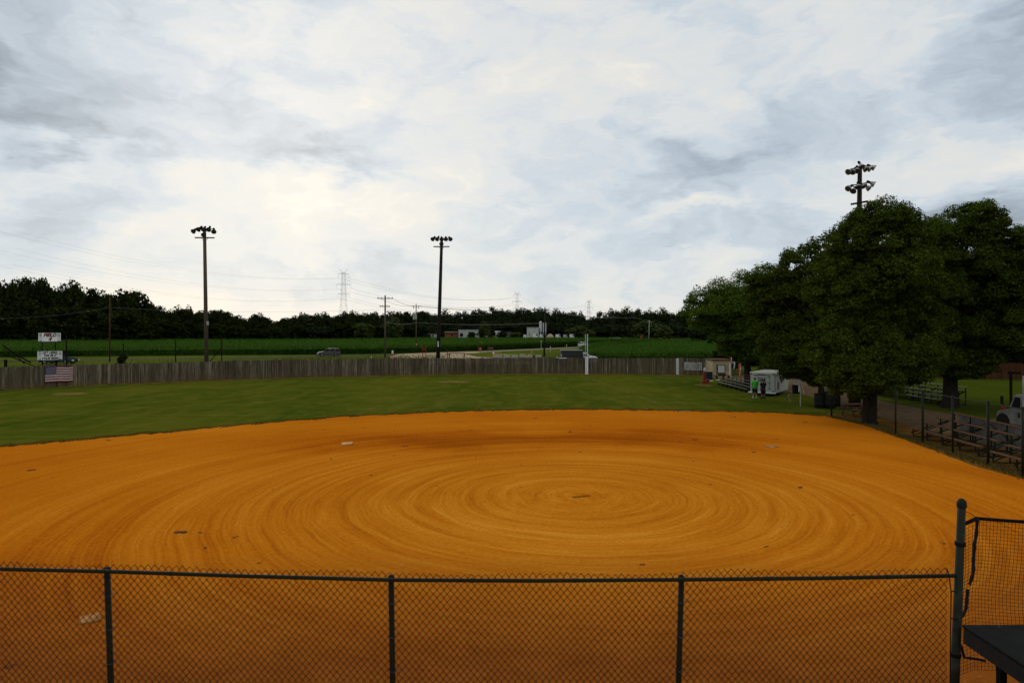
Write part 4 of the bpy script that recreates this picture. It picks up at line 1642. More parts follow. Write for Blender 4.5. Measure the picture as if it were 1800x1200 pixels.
pA, topA, DA = utility_pole('utility pole with two crossarms left of the dark light pole', 677, 628.5, 519, [(524.5, 1.65, (1, .25, -.0), .0), (538.5, 1.05, (1, .3, 0), -.1)], M['pole_wood'], .22)
pB, topB, DB = utility_pole('utility pole carrying a grey transformer can', 731.5, 619, 534, [], M['pole_wood'], .17)
mb = MB()
for s_ in (-1, 1):
    mb.tube([P(731.5, 540, DB), P(731.5 + s_ * 6, 537, DB), P(731.5 + s_ * 10, 540, DB)], .05, 5)
    mb.tube([P(731.5 + s_ * 4.5, 538, DB), P(731.5 + s_ * 4.5, 542.5, DB)], .11, 6)
mb.build('insulator_bracket', M['ceramic'], pB)
for u0 in (727.6, 730.9):
    mb = MB()
    c = P(u0, 561.5, DB - .35)
    mb.lathe([(0, 0), (.27, .02), (.27, 1.5), (.2, 1.62), (0, 1.64)], c, n=10)
    mb.build('transformer', M['white_dirty'], pB, smooth=False)
mb = MB()
mb.box(P(732.2, 606.5, DB - .3), (.3, .08, .75))
mb.build('yellow_plate', pm('pale yellow plate', (.6, .5, .2), (.5, .4, .15), 5, .6), pB)
pC, topC, DC = utility_pole('dark utility pole with one crossarm behind the concrete blocks', 956.5, 627, 540, [(544.2, .95, (1, .1, 0), 0)], M['pole_dark'], .20, 1.5)
pD, topD, DD = utility_pole('bare thin utility pole at far left before the tall wood', 193, 636, 521, [], M['rust'], .13)
mb = MB()
mb.tube([P(193, 526, DD), P(197.5, 556, DD)], .03, 5)
mb.build('guy_stub', M['pole_wood'], pD)
pE, topE, DE = utility_pole('small utility pole where the road bends beyond the foul pole', 1074, 609, 557, [(558.5, 1.2, (1, .2, 0), 0)], M['pole_dark'], .16, 3)
pF, topF, DF = utility_pole('small dark utility pole against the wood left of the pale one', 1113, 600, 557.5, [(559, 1.2, (1, .2, 0), 0)], M['pole_dark'], .19, 2)
pG, topG, DG = utility_pole('pale small utility pole at the right end of the road', 1140.5, 600.5, 563, [(565, 1.0, (1, .2, 0), 0)], M['white_dirty'], .22, .8)
pH, topH, DH = utility_pole('faint utility pole in front of the right wood', 1193, 598, 573, [(575, 1.6, (1, .1, 0), 0)], M['pole_dark'], .16, 0)


def cable(label, pts, r=.03, group=None, sag=0.):
    mb = MB()
    for a, b in zip(pts, pts[1:]):
        a, b = Vector(a), Vector(b)
        n = 14
        mb.tube([a.lerp(b, i / n) - Vector((0, 0, sag * 4 * (i / n) * (1 - i / n))) for i in range(n + 1)], r, 4)
    o = mb.build('overhead_cable', M['cable'], fix=False)
    return tag(o, label, 'cable', group)


for k, dz in ((-.9, 0), (.9, 0)):
    cable('thin cable strung from the two armed pole past the transformer pole', [topA + Vector((k * 1.5, 0, -.5)), topB + Vector((k, 0, -.5)), topC + Vector((k * .6, 0, -.5)), topE + Vector((0, 0, -.2 + .1 * k))], .032, 'cables between the utility poles', .7)
cable('lower slack cable from the two armed pole to the transformer pole', [topA + Vector((.3, 0, -5.6)), topB + Vector((0, 0, -5.0)), topC + Vector((0, 0, -3.4))], .03, None, .5)
cable('cable crossing in front of the tall left wood', [P(-40, 560, 124), topD + Vector((0, 0, -2.0)), topA + Vector((-1, 0, -3))], .012, None, .6)
cable('topmost roadside cable from the dark pole to the foul pole bend', [topE, topF, topG], .035, None, .4)


def pylon(label, u, vt, D):
    x = (u - 900) * D / F
    top = H - (vt - HV) * D / F
    th_ = thing('pylon', label, 'pylon', (x, D, 0))
    c = Vector((x, D, 0))
    bw, kneeh, kw = top * .085, top * .56, top * .034
    r = .045 * D / 480 + .02

    def corner(z, i):
        s_ = bw + (kw - bw) * min(z / kneeh, 1) if z < kneeh else kw + (top * .018 - kw) * (z - kneeh) / (top - kneeh)
        return c + Vector((s_ * (1, 1, -1, -1)[i], s_ * (1, -1, -1, 1)[i], z))
    lv = [0, .14, .27, .38, .48, .56, .63, .70, .77, .84, .90, .95]
    lv = [k * top for k in lv]
    for i in range(4):
        mb = MB()
        mb.tube([corner(z, i) for z in lv], r, 4)
        mb.build('leg', M['lattice'], th_, fix=False)
    mb = MB()
    for a, b in zip(lv, lv[1:]):
        for i in range(4):
            j = (i + 1) % 4
            mb.tube([corner(a, i), corner(b, j)], r * .6, 3, False)
            mb.tube([corner(a, j), corner(b, i)], r * .6, 3, False)
            mb.tube([corner(b, i), corner(b, j)], r * .6, 3, False)
    mb.build('bracing', M['lattice'], th_, fix=False)
    tips = []
    for zf, half in ((.93, .075), (.78, .105), (.645, .082)):
        z = zf * top
        mb = MB()
        for s_ in (-1, 1):
            tip = c + Vector((s_ * half * top, 0, z))
            for i in range(4):
                q = corner(z + (0.0 if i % 2 else .02 * top), i)
                mb.tube([q, tip], r * .8, 3, False)
            mb.tube([c + Vector((0, 0, z)), tip], r, 3, False)
            tips.append(tip - Vector((0, 0, .055 * top)))
        arm_ = mb.build('crossarm', M['lattice'], th_, fix=False)
        for s_ in (-1, 1):
            mb = MB()
            tip = c + Vector((s_ * half * top, 0, z))
            mb.tube([tip, tip - Vector((0, 0, .055 * top))], r * 1.15, 5)
            mb.build('insulator_string', M['lattice'], arm_)
    mb = MB()
    for s_ in (-1, 1):
        mb.tube([c + Vector((0, 0, .95 * top)), c + Vector((s_ * .055 * top, 0, top))], r, 4)
        mb.tube([c + Vector((s_ * .018 * top, 0, .94 * top)), c + Vector((s_ * .055 * top, 0, top))], r * .7, 4)
    mb.build('peak', M['lattice'], th_, fix=False)
    return tips


T1 = pylon('nearest and tallest steel lattice pylon left of the dark light pole', 604, 473, 545)
T2 = pylon('middle lattice pylon behind the far buildings', 909, 512, 740)
T3 = pylon('smaller lattice pylon above the foul pole', 1035, 526, 915)
T4 = pylon('faint tiny pylon over the right wood', 1143, 538, 1150)
DX = Vector((-340, 230, 0))
T0 = [a + (a - b) * .9 + Vector((0, -20, 4)) for a, b in zip(T1, T2)]
for i in range(6):
    lab = ('high voltage line along the right sides of the pylons', 'high voltage line along the left sides of the pylons')[i % 2 == 0]
    cable(lab, [T0[i], T1[i]], .022, 'high voltage lines ' + ('right' if i % 2 else 'left'), 9)
    cable(lab, [T1[i], T2[i], T3[i], T4[i]], .05, 'high voltage lines ' + ('right' if i % 2 else 'left'), 9)


# black net posts behind the fence on the left
def net_post(label, u, vt, brace=0, D=None):
    p, d, nrm = on_fence(u, 0, -1.2)
    top = zat(vt, p.y)
    th_ = thing('net_post', label, 'post', (p.x, p.y, 0), group='black posts behind the left fence')
    mb = MB()
    mb.tube([p, p + Vector((0, 0, top))], .06, 8)
    mb.build('post', M['black'], th_, smooth=True)
    if brace:
        mb = MB()
        mb.tube([p + Vector((0, 0, min(top, 3.6))), p + d * brace + Vector((0, 0, 1.9))], .05, 6)
        mb.build('brace', M['black'], th_, smooth=True)


net_post('black steel post at the left picture edge', 2, 598, 3.4)
net_post('black steel post right of the FIELD 4 sign', 121, 588, -1.0)
net_post('black steel post behind the small bush', 220, 604, 0)
net_post('black steel post just left of the left light pole', 313, 596, 0)
net_post('black braced steel post right of the left light pole', 395, 592, -1.35)
p, d, nrm = on_fence(30, 0, -4.)
th_ = thing('black_frame', 'slanting black frame behind the fence left of the HIT HERE board', 'frame', (p.x, p.y, 0))
mb = MB()
mb.tube([P(4, 606, p.y), P(30, 624, p.y), P(54, 637, p.y)], .07, 6)
mb.tube([P(28, 624, p.y), P(43, 639, p.y)], .05, 6)
mb.build('strut', M['black'], th_, smooth=True)
mb = MB()
mb.tube([P(10, 632, p.y), P(10, 645, p.y)], .13, 8)
mb.build('stub', M['black'], th_)
mb = MB()
mb.tube([P(-20, 632.5, p.y + 2), P(28, 634.5, p.y + 2), P(70, 633, p.y + 2)], .045, 6)
mb.build('rail', M['galv'], th_, smooth=True)


# ------------------------------------------------------------------ vehicles
def wheels(th_, xs, half, r, wdt=.22, world=False):
    for x in xs:
        for s_ in (-1, 1):
            mb = MB()
            y = s_ * (half - wdt / 2 + .02)
            mb.lathe([(r * .62, -wdt / 2), (r * .94, -wdt / 2), (r, -wdt * .35), (r, wdt * .35), (r * .94, wdt / 2), (r * .62, wdt / 2)], (x, y, r), (0, s_, 0), 20)
            w_ = mb.build('wheel', M['tyre'], th_, world=False, smooth=False)
            mb = MB()
            mb.lathe([(r * .62, wdt * .40), (r * .56, wdt * .46), (r * .2, wdt * .36), (0, wdt * .42)], (x, y, r), (0, s_, 0), 20)
            for k in range(5):
                an = k * 2 * PI / 5
                mb.bar(Vector((x, y + s_ * wdt * .44, r)), Vector((x + math.cos(an) * r * .56, y + s_ * wdt * .46, r + math.sin(an) * r * .56)), .05, .02)
            mb.build('rim', M['rim'], w_, world=False)
            mb = MB()
            mb.lathe([(r * 1.18, wdt * .30), (0, wdt * .31)], (x, y - s_ * wdt * .16, r), (0, s_, 0), 20)
            mb.build('wheel_arch', M['matt_black'], th_, world=False)


def car(name, label, cat, stations, glass, roof, W_, paint, wheel_x, wr, loc, rz, scale=1., lower=None, group=None):
    """stations: (x, half width factor, z top); glass: bottom x0..x3 belt z; faces +x"""
    th_ = thing(name, label, cat, loc, rz, group)
    th_.scale = (scale,) * 3
    mb = MB()
    vs, fs = [], []
    for (x, wf, zt) in stations:
        w_ = W_ / 2 * wf
        sec = [(-w_ * .94, .24), (-w_, .36), (-w_, zt - .22), (-w_ * .95, zt - .07), (-w_ * .86, zt), (w_ * .86, zt), (w_ * .95, zt - .07), (w_, zt - .22), (w_, .36), (w_ * .94, .24)]
        vs += [(x, y, z) for y, z in sec]
    k = 10
    for i in range(len(stations) - 1):
        for j in range(k):
            j2 = (j + 1) % k
            fs.append((i * k + j, i * k + j2, (i + 1) * k + j2, (i + 1) * k + j))
    fs.append(tuple(range(k)))
    fs.append(tuple((len(stations) - 1) * k + j for j in range(k)))
    mb.add(vs, fs)
    # greenhouse
    (g0, g1, g2, g3), zb, zr = glass, roof[0], roof[1]
    wb, wt = W_ / 2 * .90, W_ / 2 * .70
    gv = [(g0, -wb, zb), (g3, -wb, zb), (g3, wb, zb), (g0, wb, zb), (g1, -wt, zr), (g2, -wt, zr), (g2, wt, zr), (g1, wt, zr)]
    gm = (g1 + g2) / 2
    gv += [(gm, -wt * .96, zr + .05), (gm, wt * .96, zr + .05)]
    mb.add(gv, [(0, 1, 5, 4), (2, 3, 7, 6), (1, 2, 6, 5), (3, 0, 4, 7), (4, 5, 8), (6, 7, 9), (5, 6, 9, 8), (7, 4, 8, 9)])
    body = mb.build('body', paint, th_, world=False, bevel=.03)

    def lerp3(a, b, k_):
        return tuple(a[i] + (b[i] - a[i]) * k_ for i in range(3))

    def pane(a, b, c, d_, nm, ins=.10, out=(0, 0, 0)):
        q = []
        cen = tuple(sum(p_[i] for p_ in (a, b, c, d_)) / 4 for i in range(3))
        for p_ in (a, b, c, d_):
            r_ = lerp3(p_, cen, ins)
            q.append(tuple(r_[i] + out[i] for i in range(3)))
        m_ = MB()
        m_.poly(q)
        m_.poly([tuple(p_[i] - out[i] * .5 for i in range(3)) for p_ in reversed(q)])
        return m_.build(nm, M['glass'], th_, world=False, fix=False)
    pane(gv[1], gv[2], gv[6], gv[5], 'windscreen', .10, (.016, 0, .012))
    pane(gv[3], gv[0], gv[4], gv[7], 'rear_window', .12, (-.016, 0, .012))
    for s_, (A, B_, C_, D_) in ((-1, (gv[0], gv[1], gv[5], gv[4])), (1, (gv[3], gv[2], gv[6], gv[7]))):
        o_ = (0, s_ * .018, .006)
        n_ = 3 if (g3 - g0) > 2.9 else 2
        for i in range(n_):
            a0, a1 = i / n_ + .02, (i + 1) / n_ - .02
            pane(lerp3(A, B_, a0), lerp3(A, B_, a1), lerp3(D_, C_, a1), lerp3(D_, C_, a0), 'side_window', .13, o_)
    xf, xr = stations[-1][0], stations[0][0]
    zf, zr_ = stations[-1][2], stations[0][2]
    for s_ in (-1, 1):
        m_ = MB()
        m_.box((xf - .06, s_ * W_ * .36, zf - .16), (.22, W_ * .17, .15))
        m_.build('headlight', M['lamp'], th_, world=False, bevel=.03)
        m_ = MB()
        m_.box((xr + .06, s_ * W_ * .39, zr_ - .18), (.18, W_ * .14, .2))
        m_.build('tail_light', M['redlens'], th_, world=False, bevel=.03)
        m_ = MB()
        m_.box((g3 - .35, s_ * (W_ / 2 + .06), zb + .06), (.12, .18, .12))
        m_.build('mirror', paint, th_, world=False, bevel=.02)
    m_ = MB()
    m_.box((xf + .005, 0, .52), (.05, W_ * .55, .20))
    m_.build('grille', M['matt_black'], th_, world=False)
    wheels(th_, wheel_x, W_ / 2, wr)
    return th_


sedan_st = [(-2.45, .80, .78), (-2.38, .90, 1.0), (-1.7, 1, 1.03), (-.6, 1, .98), (.9, 1, .96), (1.5, .99, .92), (2.1, .94, .80), (2.42, .82, .66)]
c = G(101, 639)
car('sedan', 'dark slate sedan half hidden behind the HIT HERE board', 'car', sedan_st, (-2.0, -1.25, .2, 1.25), (.97, 1.46), 1.84, M['carblue'], (-1.42, 1.48), .34, (c.x + .2, c.y, 0), R(4), 1.16)
suv_st = [(-2.32, .86, .92), (-2.28, .95, 1.12), (-1.5, 1, 1.16), (.7, 1, 1.12), (1.3, .99, 1.08), (2.0, .94, .98), (2.34, .84, .80)]
c = G(578, 626.5)
car('parked_suv', 'grey brown sport utility car driving beside the corn', 'car', suv_st, (-2.28, -2.0, .15, 1.15), (1.10, 1.70), 1.88, M['cargrey'], (-1.4, 1.42), .37, (c.x, c.y, 0), R(180 + 18), 1.04)
c = G(1026, 609.3)
car('minivan', 'small white van driving away on the road behind the foul pole', 'van', suv_st, (-2.3, -2.0, .6, 1.5), (1.1, 1.78), 1.9, M['carwhite'], (-1.4, 1.42), .34, (c.x, c.y, 0), R(40), 1.0)
c = G(1104, 604.2)
car('car', 'dark and white car coming along the far end of the road', 'car', suv_st, (-2.2, -1.9, .15, 1.15), (1.1, 1.66), 1.88, M['carblack'], (-1.4, 1.42), .36, (c.x, c.y, 0), R(8), 1.05)

# black bodied truck with white cab
DT = 100.
cx = (1017 - 900) * DT / F
tk = thing('stake_truck', 'truck with a long black body and white cab behind the fence', 'truck', (cx, DT, 0))
mb = MB()
mb.box((cx - 1.05, DT, 1.90), (3.15, 2.1, 1.40))
for k in range(7):
    mb.box((cx - 2.50 + k * .48, DT - 1.07, 1.92), (.08, .06, 1.35))
mb.box((cx - 1.05, DT, 2.64), (3.25, 2.2, .09))
mb.build('cargo_body', M['carblack'], tk, bevel=.02)
mb = MB()
mb.box((cx - 1.0, DT - 1.11, 2.10), (2.8, .02, .05))
mb.build('body_rail', M['alu_dull'], tk)
mb = MB()
mb.prism([(cx + .60, .95), (cx + .60, 2.26), (cx + .72, 2.32), (cx + 1.15, 2.28), (cx + 1.62, 1.86), (cx + 2.55, 1.74), (cx + 2.68, 1.52), (cx + 2.66, .95)], DT - .95, DT + .95)
mb.build('cab', M['carwhite'], tk, bevel=.05)
mb = MB()
mb.poly([(cx + .72, DT - .956, 1.80), (cx + .72, DT - .956, 2.18), (cx + 1.10, DT - .956, 2.18), (cx + 1.46, DT - .956, 1.82)])
mb.build('side_window', M['glass'], tk, fix=False)
mb = MB()
mb.poly([(cx + 1.18, DT - .8, 2.275), (cx + 1.18, DT + .8, 2.275), (cx + 1.61, DT + .8, 1.89), (cx + 1.61, DT - .8, 1.89)])
mb.build('windscreen', M['glass'], tk, fix=False)
mb = MB()
mb.box((cx + 2.64, DT - .7, 1.52), (.12, .3, .18))
mb.build('headlight', M['lamp'], tk)
mb = MB()
mb.box((cx - 2.58, DT - 1.12, 1.95), (.09, .04, .34))
mb.build('reflector_plate', M['white'], tk)
mb = MB()
mb.box((cx, DT, .85), (5.0, .8, .3))
mb.build('chassis', M['matt_black'], tk)
for x in (-1.7, 2.0):
    for s_ in (-1, 1):
        mb = MB()
        mb.lathe([(.25, -.15), (.52, -.15), (.52, .15), (.25, .15), (0, .1)], (cx + x, DT + s_ * .86, .52), (0, s_, 0), 18)
        mb.build('wheel', M['tyre'], tk)

# white work truck at the right edge
tx, ty = (1748 - 900) * 36 / F, 36.
wt_ = thing('work_truck', 'grimy white work truck nosing in at the right picture edge', 'truck', (tx, ty, 0), R(-90))
mb = MB()
mb.prism([(tx + .05, .62), (tx + .02, .95), (tx + .12, 1.13), (tx + .75, 1.26), (tx + 1.02, 1.34), (tx + 1.05, .62)], ty + .08, ty + 2.1)
mb.build('bonnet', M['truckwhite'], wt_, bevel=.05)
mb = MB()
mb.prism([(tx + 1.0, .55), (tx + 1.0, 1.42), (tx + 1.32, 2.02), (tx + 1.50, 2.10), (tx + 2.4, 2.10), (tx + 2.4, .55)], ty + .05, ty + 2.13)
mb.build('cab', M['truckwhite'], wt_, bevel=.04)
mb = MB()
mb.poly([(tx + 1.15, ty + .045, 1.42), (tx + 1.40, ty + .045, 1.96), (tx + 1.78, ty + .045, 1.96), (tx + 1.78, ty + .045, 1.42)])
mb.build('side_window', M['glass'], wt_, fix=False)
mb = MB()
mb.poly([(tx + .99, ty + .25, 1.47), (tx + .99, ty + 1.95, 1.47), (tx + 1.29, ty + 1.85, 1.99), (tx + 1.29, ty + .35, 1.99)])
mb.build('windscreen', M['glass'], wt_, fix=False)
mb = MB()
mb.box((tx + 1.70, ty + .03, 1.06), (.10, .04, .26))
mb.build('door_handle', M['matt_black'], wt_)
mb = MB()
for k in range(3):
    mb.box((tx + 1.48, ty + .045, 1.16 - k * .09), (.22 - .04 * k, .008, .035))
mb.build('door_marking', M['alu_dull'], wt_)
mb = MB()
mb.box((tx + 3.95, ty + 1.1, 1.95), (3.9, 2.3, 2.25))
mb.build('box_body', M['white_dirty'], wt_, bevel=.05)
mb = MB()
mb.box((tx + 3.3, ty + 1.1, .55), (6.0, 1.0, .25))
mb.build('chassis', M['matt_black'], wt_)
for x in (.52, 5.0):
    for y in (ty + .22, ty + 1.96):
        mb = MB()
        mb.lathe([(.22, -.14), (.40, -.14), (.42, -.08), (.42, .08), (.40, .14), (.22, .14), (0, .10)], (tx + x, y, .42), (0, -1, 0), 20)
        mb.build('wheel', M['tyre'], wt_)
mb = MB()
mb.lathe([(.50, 0), (.0, .01)], (tx + .52, ty + .075, .55), (0, -1, 0), 20)
mb.build('wheel_arch', M['matt_black'], wt_)
mb = MB()
mb.box((tx + .16, ty + .35, 1.26), (.14, .14, .16))
mb.build('marker_lamp', M['redlens'], wt_, bevel=.02)
mb = MB()
mb.box((tx + .52, ty + .02, 1.72), (.16, .06, .42))
mb.tube([(tx + .52, ty + .05, 1.5), (tx + .95, ty + .1, 1.35)], .02, 6)
mb.build('mirror', M['matt_black'], wt_)
pp = P(1776.5, 0, 37.6)
pt2 = thing('post', 'dark thin post standing behind the white work truck', 'post', (pp.x + .3, 41, 0))
mb = MB()
q = P(1777, 0, 41)
mb.tube([(q.x, 41, 0), (q.x, 41, zat(655, 41))], .075, 8)
mb.box((q.x + .2, 41, zat(655, 41)), (.7, .12, .16))
mb.build('shaft', M['black'], pt2)

# ------------------------------------------------------------------ cargo trailer
yaw = R(38)
cn_ = G(1363, 697)
ex = Vector((-math.cos(yaw * .55), math.sin(yaw * .55), 0))     # along the rear face, to the left
ey = Vector((math.sin(yaw * .9), math.cos(yaw * .9), 0))        # along the side, away
ex = Vector((-ey.y, ey.x, 0))
TW, TL, TZ0, TZ1 = 2.05, 4.7, .26, 1.96
tr = thing('cargo_trailer', 'white box trailer with dark lettering under the shade trees', 'trailer', cn_)


def tp(a, b, z):
    return cn_ + ex * a + ey * b + Vector((0, 0, z))


mb = MB()
vs = [tp(0, 0, TZ0), tp(TW, 0, TZ0), tp(TW, TL, TZ0), tp(0, TL, TZ0), tp(0, 0, TZ1), tp(TW, 0, TZ1), tp(TW, TL, TZ1), tp(0, TL, TZ1)]
mb.add(vs, [(0, 1, 2, 3), (7, 6, 5, 4), (0, 4, 5, 1), (1, 5, 6, 2), (2, 6, 7, 3), (3, 7, 4, 0)])
mb.build('box_body', pm('trailer sheet paint', (.44, .46, .42), (.36, .38, .34), 2, .4), tr, bevel=.05)
mb = MB()
mb.bar(tp(-.02, -.02, TZ0 + .03), tp(TW + .12, -.02, TZ0 + .03), .06, .10)
mb.build('bumper', M['white_bright'], tr)
mb = MB()
mb.bar(tp(.0, -.015, TZ1 - .04), tp(TW, -.015, TZ1 - .04), .03, .05)
mb.bar(tp(-.015, .0, TZ1 - .04), tp(-.015, TL, TZ1 - .04), .03, .05)
mb.build('roof_trim', M['white_bright'], tr)
mb = MB()
for a in (.03, TW - .03):
    mb.bar(tp(a, -.02, TZ0 + .1), tp(a, -.02, TZ1 - .1), .05, .012, up=ey)
mb.build('corner_post', M['alu'], tr)
for z in (.62, 1.12, 1.60):
    mb = MB()
    mb.bar(tp(.36, -.02, z), tp(.62, -.02, z), .014, .035)
    mb.build('hinge', M['matt_black'], tr)
mb = MB()
mb.bar(tp(.46, -.018, .55), tp(.46, -.018, 1.65), .02, .012, up=ey)
mb.build('door_bar', M['alu_dull'], tr)
for a, z in ((.20, .40), (TW - .13, 1.83), (.16, 1.80)):
    mb = MB()
    mb.lathe([(.06, 0), (.0, .015)], tp(a, -.005, z), -ey, 10)
    mb.build('marker_lamp', M['matt_black'], tr)
mb = MB()                                    # illegible printed heading and big lettering on the rear door
mb.bar(tp(.42, -.012, 1.72), tp(1.72, -.012, 1.72), .008, .055)
for k in range(6):
    mb.bar(tp(1.35 - k * .09, -.012, 1.79), tp(1.30 - k * .09, -.012, 1.79), .008, .05)
mb.bar(tp(1.36, -.012, 1.60), tp(1.36, -.012, 1.05), .05, .008, up=ey)
for x, ww in ((1.22, .06), (1.12, .05), (1.02, .06), (.86, .07)):
    mb.bar(tp(x, -.012, 1.52), tp(x, -.012, 1.18), ww, .008, up=ey)
for z in (1.50, 1.34, 1.19):
    mb.bar(tp(.86, -.013, z), tp(.72, -.013, z), .008, .05)
mb.bar(tp(1.22, -.013, 1.19), tp(1.02, -.013, 1.19), .008, .05)
mb.build('rear_lettering', M['letter'], tr)
mb = MB()                                    # side picture and script
vs = [tp(-.012, .95 + .28 * math.cos(a), .82 + .36 * math.sin(a)) for a in np.linspace(0, 2 * PI, 20)[:-1]]
mb.poly(vs)
mb.build('side_picture', pm('brown printed picture', (.10, .050, .025), (.20, .12, .07), 6, .6), tr, fix=False)
mb = MB()


def script(pts, r=.035):
    mb.tube([tp(-.012, b, z) for b, z in pts], r, 5)


script([(1.55, 1.30), (1.62, 1.45), (1.80, 1.50), (1.85, 1.38), (1.72, 1.28), (1.86, 1.10), (1.92, .92)])
script([(2.05, 1.40), (2.0, 1.12), (2.02, .95)], .03)
script([(2.0, 1.42), (2.3, 1.62), (2.5, 1.66)], .025)
script([(2.15, 1.25), (2.3, 1.35), (2.22, 1.12), (2.4, 1.22), (2.38, 1.04)], .026)
script([(2.5, 1.45), (2.7, 1.55), (2.62, 1.25), (2.85, 1.35), (2.8, 1.12), (3.1, 1.2)], .03)
mb.build('side_script', M['letter'], tr)
mb = MB()
mb.bar(tp(-.012, .70, TZ0 + .12), tp(-.012, .70, TZ1 - .15), .012, .03, up=ey)
mb.bar(tp(-.012, 1.28, TZ0 + .12), tp(-.012, 1.28, TZ1 - .15), .012, .03, up=ey)
mb.build('side_door_seam', M['alu_dull'], tr)
for b in (1.7, 2.35):
    for a in (.12, TW - .12):
        mb = MB()
        mb.lathe([(.14, -.1), (.29, -.1), (.30, .1), (.14, .1), (0, .08)], tp(a, b, .30), -ex if a < 1 else ex, 16)
        mb.build('wheel', M['tyre'], tr)
mb = MB()
mb.bar(tp(.5, TL, .42), tp(TW / 2, TL + 1.1, .42), .07, .09)
mb.bar(tp(TW - .5, TL, .42), tp(TW / 2, TL + 1.1, .42), .07, .09)
mb.build('drawbar', M['black'], tr)


# ------------------------------------------------------------------ people
def skin_obj(name, verts, edges, radii, mat, parent, sub=2):
    me = bpy.data.meshes.new(name)
    me.from_pydata(verts, edges, [])
    o = bpy.data.objects.new(name, me)
    COL.objects.link(o)
    sk = o.modifiers.new('skin', 'SKIN')
    sk.use_smooth_shade = True
    for i, r_ in enumerate(radii):
        rr = r_ if hasattr(r_, '__len__') else (r_, r_)
        me.skin_vertices[0].data[i].radius = rr
        me.skin_vertices[0].data[i].use_root = (i == 0)
    if sub:
        ss = o.modifiers.new('sub', 'SUBSURF')
        ss.levels = sub
        ss.render_levels = sub
    bpy.context.view_layer.update()
    dg = bpy.context.evaluated_depsgraph_get()
    me2 = bpy.data.meshes.new_from_object(o.evaluated_get(dg))
    bpy.data.objects.remove(o)
    me2.materials.clear()
    me2.materials.append(mat)
    o = bpy.data.objects.new(name, me2)
    COL.objects.link(o)
    o.parent = parent
    return o


